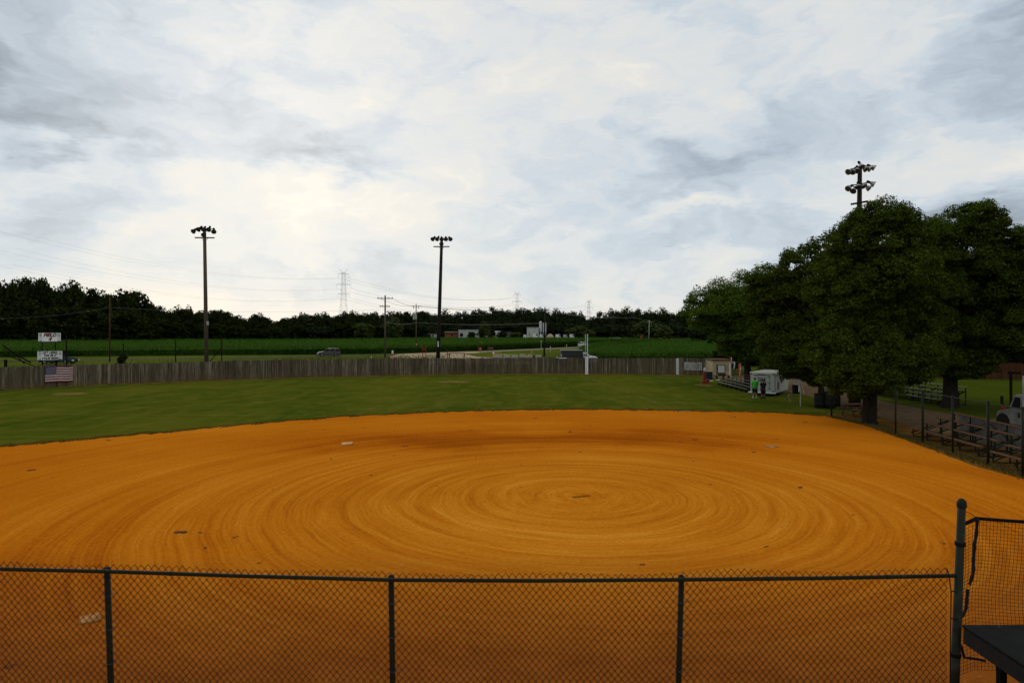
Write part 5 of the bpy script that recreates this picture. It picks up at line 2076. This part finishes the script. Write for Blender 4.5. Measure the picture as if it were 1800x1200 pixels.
def person(label, loc, rz, shirt, pants, socks, hgt=1.6, bend=0.):
    th_ = thing('person', label, 'person', loc, rz)
    k = hgt / 1.75
    th_.scale = (k, k, k)
    # figure faces +y (away from the camera)
    V = [(0, 0, .93), (0, .01, 1.08), (0, .0, 1.28), (0, .01, 1.42), (0, .02, 1.50), (0, .035, 1.60), (0, .04, 1.68)]
    Rr = [(.15, .115), (.14, .10), (.165, .115), (.13, .09), (.058, .058), (.078, .092), (.070, .080)]
    Ed = [(0, 1), (1, 2), (2, 3), (3, 4), (4, 5), (5, 6)]
    for s_ in (-1, 1):
        i = len(V)
        V += [(s_ * .19, .0, 1.40), (s_ * .25, -.02, 1.12), (s_ * .22 - s_ * .02 * bend, .10 + .05 * bend, .90), (s_ * .21, .13, .82)]
        Rr += [.058, .044, .032, (.022, .036)]
        Ed += [(3, i), (i, i + 1), (i + 1, i + 2), (i + 2, i + 3)]
        for f, (dx, dz, dy) in enumerate(((-.028, -.07, .02), (-.010, -.085, .03), (.010, -.08, .03), (.028, -.065, .02))):
            j = len(V)
            V += [(s_ * .21 + dx, .13 + dy * .4, .82 + dz * .5), (s_ * .21 + dx, .13 + dy, .82 + dz)]
            Rr += [.0095, .008]
            Ed += [(i + 3, j), (j, j + 1)]
        j = len(V)
        V += [(s_ * .21 - s_ * .03, .165, .80), (s_ * .21 - s_ * .035, .185, .765)]
        Rr += [.011, .009]
        Ed += [(i + 3, j), (j, j + 1)]
        i = len(V)
        V += [(s_ * .095, 0, .86), (s_ * .12, .015, .49), (s_ * .13, -.02, .10), (s_ * .135, .03, .045), (s_ * .15, .15, .03)]
        Rr += [.095, .062, .042, .042, (.04, .026)]
        Ed += [(0, i), (i, i + 1), (i + 1, i + 2), (i + 2, i + 3), (i + 3, i + 4)]
    skin_obj('body', V, Ed, Rr, M['skin'], th_, 1)
    # shirt with short sleeves
    V2 = [(0, 0, .78), (0, .01, 1.08), (0, 0, 1.28), (0, .01, 1.42), (0, .015, 1.47)]
    R2 = [(.23, .18), (.22, .165), (.235, .165), (.18, .13), (.09, .085)]
    E2 = [(0, 1), (1, 2), (2, 3), (3, 4)]
    for s_ in (-1, 1):
        i = len(V2)
        V2 += [(s_ * .215, 0, 1.40), (s_ * .265, -.01, 1.16)]
        R2 += [.10, .09]
        E2 += [(3, i), (i, i + 1)]
    skin_obj('shirt', V2, E2, R2, shirt, th_, 1)
    V3 = [(0, 0, .93)]
    R3 = [(.21, .165)]
    E3 = []
    for s_ in (-1, 1):
        i = len(V3)
        V3 += [(s_ * .10, 0, .80), (s_ * .13, .01, .38)]
        R3 += [.13, .12]
        E3 += [(0, i), (i, i + 1)]
    skin_obj('shorts', V3, E3, R3, pants, th_, 1)
    mb = MB()
    mb.lathe([(0, .125), (.05, .118), (.085, .07), (.094, .0), (.085, -.05), (.06, -.08)], (0, .028, 1.655), (0, -.15, 1), 14)
    mb.build('hair', M['hair'], th_, world=False, smooth=True)
    for s_ in (-1, 1):
        mb = MB()
        mb.lathe([(.058, .0), (.056, .16)], (s_ * .132, -.012, .05), (0, 0, 1), 10)
        mb.build('sock', socks, th_, world=False, smooth=True)
        mb = MB()
        mb.box((s_ * .142, .075, .04), (.10, .28, .08))
        mb.build('shoe', socks, th_, world=False, bevel=.03)
    # face on the far side: eyes, nose, mouth, ears
    mb = MB()
    for s_ in (-1, 1):
        mb.lathe([(.012, 0), (0, .006)], (s_ * .032, .125, 1.635), (0, 1, 0), 8)
    mb.build('eyes', M['hair'], th_, world=False)
    mb = MB()
    for s_ in (-1, 1):
        mb.box((s_ * .088, .035, 1.625), (.018, .03, .055))
    mb.build('ears', M['skin'], th_, world=False, bevel=.008)
    mb = MB()
    mb.prism([(-.012, 1.595), (.012, 1.595), (0, 1.635)], .115, .150)
    mb.build('nose', M['skin'], th_, world=False)
    mb = MB()
    mb.box((0, .126, 1.568), (.045, .006, .010))
    mb.build('mouth', pm('lips', (.25, .09, .08), None, 9, .6), th_, world=False)
    return th_


q = G(1327, 699.5)
person('person in bright green shirt and black shorts standing behind the trailer', (q.x, q.y, 0), R(-6), M['green_shirt'], M['dark_cloth'], M['white_dirty'], 1.62)
q = G(1341.5, 700.5)
person('person in charcoal shirt and dark shorts at the trailer rear door', (q.x, q.y, 0), R(14), M['grey_shirt'], M['dark_cloth'], M['dark_cloth'], 1.52, .6)

# ------------------------------------------------------------------ shed and things round it
sa, sb = G(1251, 662), G(1286, 663)
D_ = 80.
sx0, sx1 = (1252.5 - 900) * D_ / F, (1284 - 900) * D_ / F
sh = thing('shed', 'small tan shed with a dark framed pale board on its front', 'shed', ((sx0 + sx1) / 2, D_ + 1.2, 0))
zt = zat(633, D_)
mb = MB()
mb.box(((sx0 + sx1) / 2, D_ + 1.5, zt / 2), (sx1 - sx0, 3.0, zt))
mb.build('wall', M['tan_wall'], sh)
mb = MB()
mb.box(((sx0 + sx1) / 2, D_ + 1.5, zt + .05), (sx1 - sx0 + .3, 3.3, .10))
mb.build('roof', M['rust'], sh)
wx0, wx1 = (1259.5 - 900) * D_ / F, (1274.5 - 900) * D_ / F
z0, z1 = zat(656.5, D_), zat(641, D_)
mb = MB()
mb.box(((wx0 + wx1) / 2, D_ - .03, (z0 + z1) / 2), (wx1 - wx0, .05, z1 - z0))
fr = mb.build('board_frame', M['matt_black'], sh)
mb = MB()
mb.box(((wx0 + wx1) / 2 + .03, D_ - .065, (z0 + z1) / 2 + .02), (wx1 - wx0 - .22, .03, z1 - z0 - .2))
mb.build('pane', M['board_white'], fr)
mb = MB()
mb.box((sx1 - .08, D_ - .02, zt / 2 - .15), (.16, .05, zt - .3))
mb.build('corner_trim', M['white'], sh)
mb = MB()
for k in range(3):
    mb.box((sx1 - .42, D_ - .015, .9 + .25 * k), (.3, .03, .05))
mb.build('vent_slats', M['rust'], sh)

wp = G(1266, 667)
wb_ = thing('work_bench', 'low red brown bench cluttered in front of the tan shed', 'bench', (wp.x, wp.y, 0))
mb = MB()
mb.box(wp + Vector((-.1, 0, .45)), (2.3, .6, .08))
mb.build('top', M['rust'], wb_)
for k in (-1.1, -.4, .35, .95):
    mb = MB()
    mb.box(wp + Vector((k, 0, .2)), (.09, .5, .42))
    mb.build('leg', M['rust'], wb_)
mb = MB()
mb.box(wp + Vector((.15, -.1, .58)), (.9, .3, .16))
mb.build('clutter', M['rust'], wb_, bevel=.04)
q = G(1284, 665)
for u_, v_ in ((1249.5, 669.5), (1261.5, 668)):
    q = G(u_, v_)
    mb = MB()
    mb.lathe([(.0, .05), (.28, .045), (.30, .02), (.26, .0)], q + Vector((0, 0, .015)), n=14)
    tag(mb.build('bucket_lid', M['white'], smooth=False), 'round white lid lying on the ground by the red standpipe' if u_ < 1255 else 'round white lid lying just in front of the low red brown bench', 'lid')

q = G(1238, 673)
hy = thing('standpipe', 'red upright standpipe with white cap at the end of the fence', 'standpipe', q)
mb = MB()
mb.tube([q, q + Vector((0, 0, 1.25))], [.12, .10], 10)
mb.box(q + Vector((.06, 0, .10)), (.75, .5, .2))
mb.bar(q + Vector((-.35, 0, .15)), q + Vector((-.05, 0, 1.0)), .05, .05)
mb.bar(q + Vector((.22, 0, .15)), q + Vector((.1, 0, 1.0)), .05, .05)
mb.box(q + Vector((.40, 0, .28)), (.25, .3, .25))
mb.build('frame', M['red'], hy)
mb = MB()
mb.lathe([(.11, 0), (.13, .05), (.12, .28), (.06, .36), (0, .38)], q + Vector((.05, 0, 1.22)), n=10)
mb.build('cap', M['white'], hy, smooth=True)
q = G(1247, 668)
th_ = thing('equipment_crate', 'dark blue grey crate beside the red standpipe', 'crate', q)
mb = MB()
mb.box(q + Vector((0, .3, .45)), (.7, .6, .9))
mb.build('box', pm('dark crate paint', (.025, .03, .045), (.015, .018, .03), 4, .7), th_, bevel=.03)
mb = MB()
mb.box(q + Vector((0, .3, .93)), (.8, .66, .05))
mb.build('lid', M['panel'], th_, bevel=.01)
DFg = 81.
for (u_, v0, v1, lab, tilt, mt) in ((1285, 625, 640.5, 'tall red feather flag with white pole at the right of the tan shed', -.02, 'redorange'), (1300.5, 640, 656, 'second shorter orange red flag with pale top right of the tan shed', .02, 'redorange')):
    b_ = P(u_, 0, DFg)
    b_.z = 0
    ff = thing('feather_flag', lab, 'flag', b_)
    zb, zt_ = zat(v1, DFg), zat(v0, DFg)
    mb = MB()
    mb.tube([b_, b_ + Vector((tilt, 0, zt_ + .1))], .03, 6)
    mb.build('pole', M['white'], ff)
    mb = MB()
    vs, fs = [], []
    for i in range(9):
        a = i / 8
        wv = .05 * math.sin(a * 6)
        wd = .34 * (1 - .55 * a ** 2) if v0 < 630 else .30 + .12 * (1 - a)
        vs += [b_ + Vector((-wd / 2 + .03 * math.sin(a * 5), wv, zb + (zt_ - zb) * a)), b_ + Vector((wd / 2, wv + .04, zb + (zt_ - zb) * a))]
    fs = [(2 * i, 2 * i + 1, 2 * i + 3, 2 * i + 2) for i in range(8)]
    mb.add(vs, fs)
    cl_ = mb.build('cloth', M[mt], ff, fix=False)
    cl_.modifiers.new('thick', 'SOLIDIFY').thickness = .012
    mb = MB()
    mb.box(b_ + Vector((.02, -.07, zb + (zt_ - zb) * .55)), (.10, .02, (zt_ - zb) * .45))
    mb.build('white_print', M['white'], ff)
q = P(1291, 0, 80.5)
th_ = thing('bent_banner', 'bent white strip banner between the two red flags', 'banner', (q.x, q.y, 0))
mb = MB()
mb.bar(P(1287, 637, 80.5), P(1292, 636.5, 80.5), .06, .10)
mb.bar(P(1291.5, 637, 80.5), P(1290, 648, 80.5), .13, .05, up=(0, 1, 0))
mb.build('strip', M['white'], th_)
mb = MB()
mb.tube([P(1292.5, 637, 80.55), Vector((q.x + .05, 80.55, 0))], .025, 6)
mb.build('stick', M['black'], th_)

# leaning white sheet on a post, stool frame, barrels, picnic table
q = G(1407, 714)
th_ = thing('sign_post', 'white post carrying a tilted grey white sheet over a dark box', 'sign', q)
mb = MB()
mb.tube([q, Vector((q.x, q.y, zat(676, q.y)))], .035, 8)
mb.build('post', M['white_dirty'], th_)
yq = q.y
mb = MB()
vs = [P(1395, 675, yq), P(1406, 678, yq), P(1408, 671, yq - .2), P(1405, 665.5, yq + .2), P(1399, 668, yq + .2)]
mb.poly(vs)
s_o = mb.build('sheet', M['white_dirty'], th_, fix=False)
s_o.modifiers.new('thick', 'SOLIDIFY').thickness = .03
mb = MB()
mb.box(P(1399.5, 684, yq + .3), (.42, .35, .62))
mb.build('dark_box', M['black'], th_)
mb = MB()
mb.box(P(1404.5, 682.5, yq + .05), (.06, .05, .5))
mb.tube([P(1409, 678, yq + .2), P(1413.5, 691, yq + .2)], .02, 6)
mb.build('white_strip', M['white_bright'], th_)
q = G(1385, 707.5)
th_ = thing('stool_frame', 'thin pale three legged stool frame in front of the trailer', 'stool', q)
for u_, v_ in ((1379, 703), (1388, 708), (1391, 706)):
    mb = MB()
    f_ = G(u_, v_)
    mb.tube([f_, Vector((f_.x + (q.x - f_.x) * .4, q.y, zat(688, q.y)))], .018, 6)
    mb.build('leg', M['white_dirty'], th_)
mb = MB()
a, b_ = P(1379.5, 690, q.y), P(1391, 690, q.y)
mb.bar(a, b_, .3, .03)
mb.bar(P(1379, 698.5, q.y), P(1388, 700, q.y), .02, .02)
mb.build('seat', M['rust'], th_)
for (u_, v_, lab, h_, r_) in ((1440, 717, 'dark barrel left of the middle tree trunk', .95, .33), (1458, 717.5, 'taller dark barrel right of the middle tree trunk', 1.05, .36), (1468, 714, 'squat dark barrel furthest right of the middle tree trunk', .8, .36)):
    q = G(u_, v_)
    th_ = thing('barrel', lab, 'barrel', q)
    mb = MB()
    mb.lathe([(0, 0), (r_ * .92, 0), (r_, h_ * .3), (r_ * 1.02, h_ * .33), (r_, h_ * .36), (r_, h_ * .66), (r_ * 1.02, h_ * .69), (r_, h_ * .72), (r_ * .96, h_)], q, n=18)
    mb.build('drum', M['matt_black'], th_, smooth=True)
    mb = MB()
    mb.lathe([(r_ * 1.0, h_), (r_ * 1.04, h_ + .03), (r_ * .9, h_ + .06), (0, h_ + .08)], q, n=18)
    mb.build('rim', M['black'], th_, smooth=True)
q = G(1455, 702)
th_ = thing('white_cooler', 'small pale cooler standing on the barrel group by the tree', 'cooler', (q.x, q.y - 4.5, 1.13))
q = G(1457, 717.5)
th_.location = (q.x, q.y, 1.14)
mb = MB()
mb.box((0, 0, .14), (.5, .32, .26))
mb.build('box', M['panel'], th_, world=False, bevel=.03)
mb = MB()
mb.box((0, 0, .30), (.54, .35, .06))
mb.build('lid', M['white_dirty'], th_, world=False, bevel=.02)

q = G(1507, 731)
pk = thing('picnic_table', 'wooden picnic table under the shade trees behind the fence', 'table', q, R(8))
mb = MB()
for k in range(5):
    mb.box((0, -.32 + k * .16, .75), (1.7, .15, .045))
mb.build('table_top', M['plank'], pk, world=False)
for s_ in (-1, 1):
    mb = MB()
    mb.box((0, s_ * .72, .45), (1.7, .26, .045))
    mb.build('bench_plank', M['plank'], pk, world=False)
    mb = MB()
    mb.bar((s_ * .62, -.62, 0), (s_ * .62, -.2, .73), .05, .09)
    mb.bar((s_ * .62, .62, 0), (s_ * .62, .2, .73), .05, .09)
    mb.bar((s_ * .62, -.8, .40), (s_ * .62, .8, .40), .05, .09)
    mb.build('trestle', M['rust'], pk, world=False)

# ------------------------------------------------------------------ bases, plate and clods on the clay
def base_bag(u, v, s_, label, rz=.1, mt='base', tall=.07):
    q = G(u, v)
    mb = MB()
    mb.box((0, 0, 0), (s_, s_, tall))
    o = mb.build('base_bag', M[mt], bevel=.025)
    o.location = (q.x, q.y, .012 + tall / 2)
    o.rotation_euler = (R(2), R(-3), rz)
    tag(o, label, 'base')


base_bag(610, 781.3, .50, 'pale second base bag lying on the far left of the clay', .15)
base_bag(1356, 785.5, .46, 'half buried first base bag at the right of the clay', .5, 'base_worn', .04)
base_bag(158, 1090, .34, 'scuffed pale base bag seen through the chain link mesh', .5, 'base_worn', .05)
q = G(1022, 873)
mb = MB()
mb.box((0, 0, .0), (.61, .15, .016))
o = mb.build('pitching_plate', M['plate_worn'], bevel=.006)
o.location = (q.x, q.y, .022)
o.rotation_euler = (0, 0, .35)
tag(o, 'dirty pitching plate at the centre of the raked rings', 'plate')
q = G(1207, 723.5)
mb = MB()
for k in range(5):
    mb.box((random.uniform(-.5, .5), random.uniform(-.25, .25), .02), (random.uniform(.15, .45), .12, .03), random.uniform(-.4, .4))
o = mb.build('chalk_heap', M['base'])
o.location = (q.x, q.y, .012)
tag(o, 'crumbled white chalk at the turf edge where the foul line ends', 'chalk')
clods = [(318, 936, .30), (415, 944, .17), (366, 962, .12), (55, 826, .26), (93, 840, .1), (712, 784.5, .20), (582, 807, .12), (570, 755.5, .13), (694, 757.5, .12), (692, 801, .09), (828, 756, .13), (651, 836, .10), (940, 735, .2), (1005, 759, .2), (1038, 748, .13), (1020, 795, .14), (1196, 776, .20), (1222, 773, .22), (1220, 811, .12), (1270, 772, .1), (1325, 795, .17), (1362, 772, .14), (1386, 796, .1), (190, 774, .22), (768, 855, .07), (915, 818, .09), (915, 857, .07), (1130, 993, .10), (1346, 961, .12), (1410, 857, .16), (352, 937, .08), (1655, 955, .12), (1287, 733, .25), (640, 752, .1), (1075, 905, .05), (20, 1172, .12), (1500, 905, .08), (1248, 852, .08), (455, 990, .08), (1150, 780, .09), (1415, 742, .2), (480, 860, .07), (835, 1147, .05)]
for i, (u, v, s_) in enumerate(clods):
    q = G(u, v)
    rg = random.Random(i)
    mb = MB()
    for k in range(rg.randint(2, 4)):
        c = Vector((rg.uniform(-1, 1) * s_ * .6, rg.uniform(-1, 1) * s_ * .6, s_ * .02))
        rr = s_ * rg.uniform(.22, .45)
        n0 = 6
        mb.lathe([(0, rr * .22), (rr * .6, rr * .16), (rr * rg.uniform(.8, 1.1), 0), (rr * .8, -rr * .2)], c, (rg.uniform(-.2, .2), rg.uniform(-.2, .2), 1), n0)
    o = mb.build('dirt_clod', M['clod'])
    o.location = (q.x, q.y, .014)
    tag(o, 'small dark clod of earth lying on the raked clay', 'clod', 'clods scattered on the infield')

# ------------------------------------------------------------------ small things beyond the fence
def gp(u, v):
    return G(u, v)


def post_sign(name, label, u, vb, vt, pw, ph, legs, mt_leg, mt_panel, cat='sign'):
    q = gp(u, vb)
    th_ = thing(name, label, cat, q)
    zt_ = zat(vt, q.y)
    for k in legs:
        mb = MB()
        mb.box(q + Vector((k, 0, zt_ / 2)), (.12, .1, zt_))
        mb.build('leg', M[mt_leg], th_)
    mb = MB()
    mb.box(q + Vector((0, -.08, zt_ - ph / 2)), (pw, .05, ph))
    mb.build('panel', M[mt_panel], th_)
    return th_, q, zt_


post_sign('road_sign', 'dark red two legged sign just left of the dark light pole', 745.5, 631, 608, .55, .75, (-.32, .32), 'red', 'rust')
th_, q, zt_ = post_sign('road_sign', 'small red and pink square sign on the gravel apron', 844, 621, 610, .95, .7, (0,), 'rust', 'red')
mb = MB()
mb.box(q + Vector((.05, -.12, zt_ - .55)), (.5, .03, .3))
mb.build('pale_patch', pm('pink plate', (.5, .28, .24), None, 5, .6), th_)
th_, q, zt_ = post_sign('road_sign', 'wide dark red sign on orange legs right of the gravel apron', 862.5, 628, 609, 1.35, .75, (-.6, .25), 'redorange', 'rust')
mb = MB()
mb.box(q + Vector((.0, -.12, zt_ - .35)), (.8, .03, .3))
mb.build('dark_patch', M['alu_dull'], th_)
q = gp(690, 625.5)
th_ = thing('fire_hydrant', 'white and red fire hydrant at the road corner', 'hydrant', q)
mb = MB()
mb.lathe([(.0, 1.25), (.16, 1.18), (.24, .95), (.22, .85), (.18, .8), (.17, .45)], q, n=12)
mb.build('bonnet', M['white'], th_, smooth=True)
mb = MB()
mb.lathe([(.19, .45), (.2, .1), (.27, .08), (.27, 0)], q, n=12)
mb.tube([q + Vector((-.32, 0, .6)), q + Vector((.32, 0, .6))], .09, 8)
mb.build('barrel', M['red'], th_, smooth=True)
a, b_ = gp(787, 630), gp(816, 629)
th_ = thing('barrier', 'low rusty pipe barrier in front of the gravel apron', 'barrier', a.lerp(b_, .5))
for k, tl in ((0, 1.75), (.12, 1.1), (1, 1.1)):
    mb = MB()
    qq = a.lerp(b_, k)
    mb.tube([qq, qq + Vector((0, 0, tl))], .10, 8)
    mb.build('post', M['rust'], th_)
mb = MB()
mb.tube([a.lerp(b_, .12) + Vector((0, 0, 1.05)), b_ + Vector((0, 0, 1.0))], .06, 8)
mb.build('rail', M['rust'], th_)
blk = None
for i, (u0, u1) in enumerate(((866, 883), (885, 897), (899, 911), (913, 925), (927, 936), (941, 952))):
    q = gp((u0 + u1) / 2, 632.5)
    Lb = (u1 - u0) * q.y / F
    lab = ('concrete block at the left end of the row behind the fence', 'second concrete block from the left in the row', 'third concrete block from the left in the row', 'fourth concrete block from the left in the row', 'concrete block under the yellow digger arm', 'concrete block nearest the dark utility pole')[i]
    mb = MB()
    hh = 1.12 - .06 * (i % 3)
    mb.prism([(-Lb / 2, 0), (-Lb / 2, hh * .75), (-Lb / 2 + .15, hh), (Lb / 2 - .12, hh), (Lb / 2, hh * .8), (Lb / 2, 0)], -.3, .3)
    o = mb.build('concrete_block', M['concrete'], bevel=.03)
    o.location = q
    tag(o, lab, 'block', 'concrete blocks in a row behind the fence')
q = gp(935, 630)
th_ = thing('digger', 'small pale yellow digger arm resting among the concrete blocks', 'digger', q)
mb = MB()
mb.bar(P(931, 629, q.y), P(935, 616, q.y), .18, .14)
mb.bar(P(935, 616, q.y), P(940, 626, q.y), .16, .12)
mb.build('arm', M['yellow'], th_)
mb = MB()
mb.box(P(940, 627, q.y), (.6, .5, .5))
mb.build('bucket', M['black'], th_, bevel=.05)
mb = MB()
mb.box(P(928.5, 628, q.y), (.9, .7, .8))
mb.build('base', M['yellow'], th_, bevel=.05)
q = gp(880, 631)
th_ = thing('pipe_frame', 'bent yellow pipe frame on the verge between sign and blocks', 'frame', q)
mb = MB()
mb.tube([P(867, 621, q.y), P(876, 619.5, q.y), P(880, 617.5, q.y), P(881, 622, q.y), P(890, 623, q.y), P(905, 624, q.y)], .06, 6)
mb.tube([P(867, 621, q.y), Vector((P(867, 0, q.y).x, q.y, 0))], .05, 6)
mb.tube([P(890, 623, q.y), Vector((P(890, 0, q.y).x, q.y, 0))], .05, 6)
mb.build('pipes', M['yellow'], th_)
mb = MB()
mb.box(P(867.3, 620, q.y - .1), (.3, .1, .3))
mb.build('white_cap', M['white_bright'], th_)
for (u, vb, vt, lab) in ((951.2, 613, 598.5, 'tall thin white marker post left of the dark utility pole'), (967.5, 619, 608.5, 'short white marker post right of the dark utility pole'), (996, 611.5, 605.5, 'white marker post beside the corn left of the white van'), (1083, 611, 605.8, 'white marker post where the right corn field begins'), (846.5, 612, 600.5, 'thin white marker post above the pink sign'), (653, 630.5, 626.5, 'short yellow marker post on the verge left of the two armed pole')):
    q = gp(u, vb)
    th_ = thing('marker_post', lab, 'post', q)
    mb = MB()
    mb.box(q + Vector((0, 0, zat(vt, q.y) / 2)), (.16, .08, zat(vt, q.y)))
    mb.build('stake', M['white_dirty'], th_)
    mb = MB()
    mb.box(q + Vector((0, -.05, zat(vt, q.y) - .15)), (.18, .03, .25))
    mb.build('reflector', M['white_bright'], th_)

# ------------------------------------------------------------------ far buildings
def building(label, u0, u1, vt, D, mat, roofmat, openings=(), depth=14., vb=None, roof_h=.35, cat='building', name='building'):
    x0_, x1_ = (u0 - 900) * D / F, (u1 - 900) * D / F
    zt_ = zat(vt, D)
    th_ = thing(name, label, cat, ((x0_ + x1_) / 2, D + depth / 2, 0))
    mb = MB()
    mb.box(((x0_ + x1_) / 2, D + depth / 2, zt_ / 2), (x1_ - x0_, depth, zt_))
    mb.build('wall', mat, th_)
    mb = MB()
    mb.box(((x0_ + x1_) / 2, D + depth / 2, zt_ + roof_h / 2), (x1_ - x0_ + .8, depth + .8, roof_h))
    mb.build('roof', roofmat, th_)
    for (a, b, v0, v1, nm) in openings:
        mb = MB()
        xa_, xb_ = (a - 900) * D / F, (b - 900) * D / F
        za, zb_ = zat(v1, D), zat(v0, D)
        mb.box(((xa_ + xb_) / 2, D - .02, (za + zb_) / 2), (xb_ - xa_, .14, zb_ - za))
        mb.build(nm, M['glass'], th_)
    return th_


building('low white house left of the brick far building', 746, 764, 586.8, 520, M['metalwall'], M['roof'], ((749, 751, 588, 591, 'window'), (754, 757, 588, 591, 'window'), (760, 762, 588, 592, 'door')))
building('red brick far building with dark windows', 782, 804.5, 583.5, 520, M['brick'], M['metalwall'], ((784, 786, 585.5, 588, 'window'), (789, 791, 585.5, 588, 'window'), (793.5, 796, 585.5, 591, 'door'), (799, 801, 585.5, 588, 'window')))
building('long pale metal far building with a dark doorway', 806, 857, 580.2, 515, M['metalwall'], M['silo'], ((808.5, 814, 585.5, 591.5, 'doorway'), (838, 840, 585, 591, 'window')))
building('small shed with a bright roof right of the long far building', 871, 880, 584.0, 520, M['metalwall'], M['white_bright'], ((874, 875.5, 586, 590, 'door'),), roof_h=1.0)
building('dark sided far shed left of the second pylon', 880, 898, 583.6, 530, M['roof'], M['alu_dull'], ((884, 888, 586, 590, 'doorway'),))
bl_ = building('tall pale works building left of the silos', 927, 947, 576, 540, M['metalwall'], M['silo'], ((940, 945, 586, 591, 'doorway'), (930, 931, 585, 590, 'door')))
for (u, v, w_, lab) in ((950.2, 564.5, 4.6, 'taller pale silo beside the works building'), (955.3, 567.5, 2.2, 'slim silo between the other two'), (959.0, 567, 2.6, 'right hand pale silo behind the dark utility pole')):
    D = 545.
    x = (u - 900) * D / F
    th_ = thing('silo', lab, 'silo', (x, D, 0))
    zt_ = zat(v, D)
    rr = w_ * D / F / 2
    mb = MB()
    mb.lathe([(rr, zt_ * .42), (rr, zt_ - rr * .5), (rr * .3, zt_), (0, zt_)], (x, D, 0), n=14)
    mb.lathe([(rr, zt_ * .42), (rr * .25, zt_ * .25)], (x, D, 0), n=14)
    mb.build('tank', M['silo'], th_, smooth=False)
    for a in range(4):
        mb = MB()
        mb.tube([(x + rr * .9 * math.cos(a * PI / 2 + .7), D + rr * .9 * math.sin(a * PI / 2 + .7), z) for z in (0, zt_ * .45)], .16, 5)
        mb.build('leg', M['roof'], th_)
# parked vehicles and heaps in the works yard
D = 512.
labs = ['white van parked at the left of the works yard', 'white lorry parked before the works building', 'white car parked right of the dark utility pole', 'white trailer parked in the works yard', 'pale lorry parked near the right end of the yard', 'last white van at the right end of the yard']
for i, (u, vt, wpx, mt) in enumerate(((924, 588.3, 8, 'carwhite'), (941, 586.0, 8, 'carwhite'), (952, 587.5, 7, 'carwhite'), (981, 587.5, 9, 'carwhite'), (994, 588, 8, 'white_dirty'), (1005, 587.3, 8, 'carwhite'))):
    q = Vector(((u - 900) * D / F, D - i * .3, 0))
    th_ = thing('parked_van', labs[i], 'van', q)
    zt_ = zat(vt, D)
    L_ = wpx * D / F
    mb = MB()
    mb.prism([(q.x - L_ / 2, .5), (q.x - L_ / 2, zt_), (q.x + L_ * .28, zt_), (q.x + L_ * .40, zt_ * .62), (q.x + L_ / 2, zt_ * .55), (q.x + L_ / 2, .5)], q.y - 1, q.y + 1)
    mb.build('body', M[mt], th_)
    mb = MB()
    mb.poly([(q.x + L_ * .1, q.y - 1.02, zt_ * .65), (q.x + L_ * .1, q.y - 1.02, zt_ * .9), (q.x + L_ * .26, q.y - 1.02, zt_ * .9), (q.x + L_ * .36, q.y - 1.02, zt_ * .65)])
    mb.build('window', M['glass'], th_, fix=False)
    for k in (-.3, .3):
        mb = MB()
        mb.lathe([(.5, -.1), (.5, .1), (0, .1)], (q.x + L_ * k, q.y - .95, .5), (0, -1, 0), 12)
        mb.build('wheel', M['tyre'], th_)
for i, (u0, u1, vt, lab) in enumerate(((958, 976, 586.5, 'tan heap of soil in the works yard'), (1006, 1018, 588.5, 'low tan heap at the right end of the works yard'))):
    mb = MB()
    xa_, xb_ = (u0 - 900) * 525 / F, (u1 - 900) * 525 / F
    zt_ = zat(vt, 525)
    prof = [(1.0, 0), (.8, zt_ * .45), (.45, zt_ * .85), (.15, zt_), (0, zt_)]
    mb.lathe([(r_ * (xb_ - xa_) / 2, z) for r_, z in prof], ((xa_ + xb_) / 2, 525, 0), n=14)
    o = mb.build('soil_heap', M['apron'], smooth=True)
    tag(o, lab, 'heap')
th_ = thing('greenhouse', 'long low white roofed shed along the far edge of the corn', 'shed', P(1083, 0, 480))
D = 470.
mb = MB()
x0_, x1_ = (1075 - 900) * D / F, (1090 - 900) * D / F
th_.location = ((x0_ + x1_) / 2, D, 0)
mb.box(((x0_ + x1_) / 2, D + 3, zat(594.3, D) / 2), (x1_ - x0_, 6, zat(594.3, D)))
mb.build('wall', M['white_dirty'], th_)
mb = MB()
mb.box(((x0_ + x1_) / 2, D + 3, zat(594.3, D) + .2), (x1_ - x0_ + .5, 6.6, .4))
mb.build('roof', M['white_bright'], th_)
q = Vector(((1127 - 900) * 400 / F, 400, 0))
th_ = thing('road_sign', 'tiny red round road sign near the far end of the road', 'sign', q)
mb = MB()
mb.tube([q, q + Vector((0, 0, 3.0))], .08, 6)
mb.build('pole', M['galv'], th_)
mb = MB()
mb.lathe([(.8, 0), (.8, .08), (0, .08)], q + Vector((0, -.1, 2.9)), (0, -1, 0), 8)
mb.build('disc', M['red'], th_)
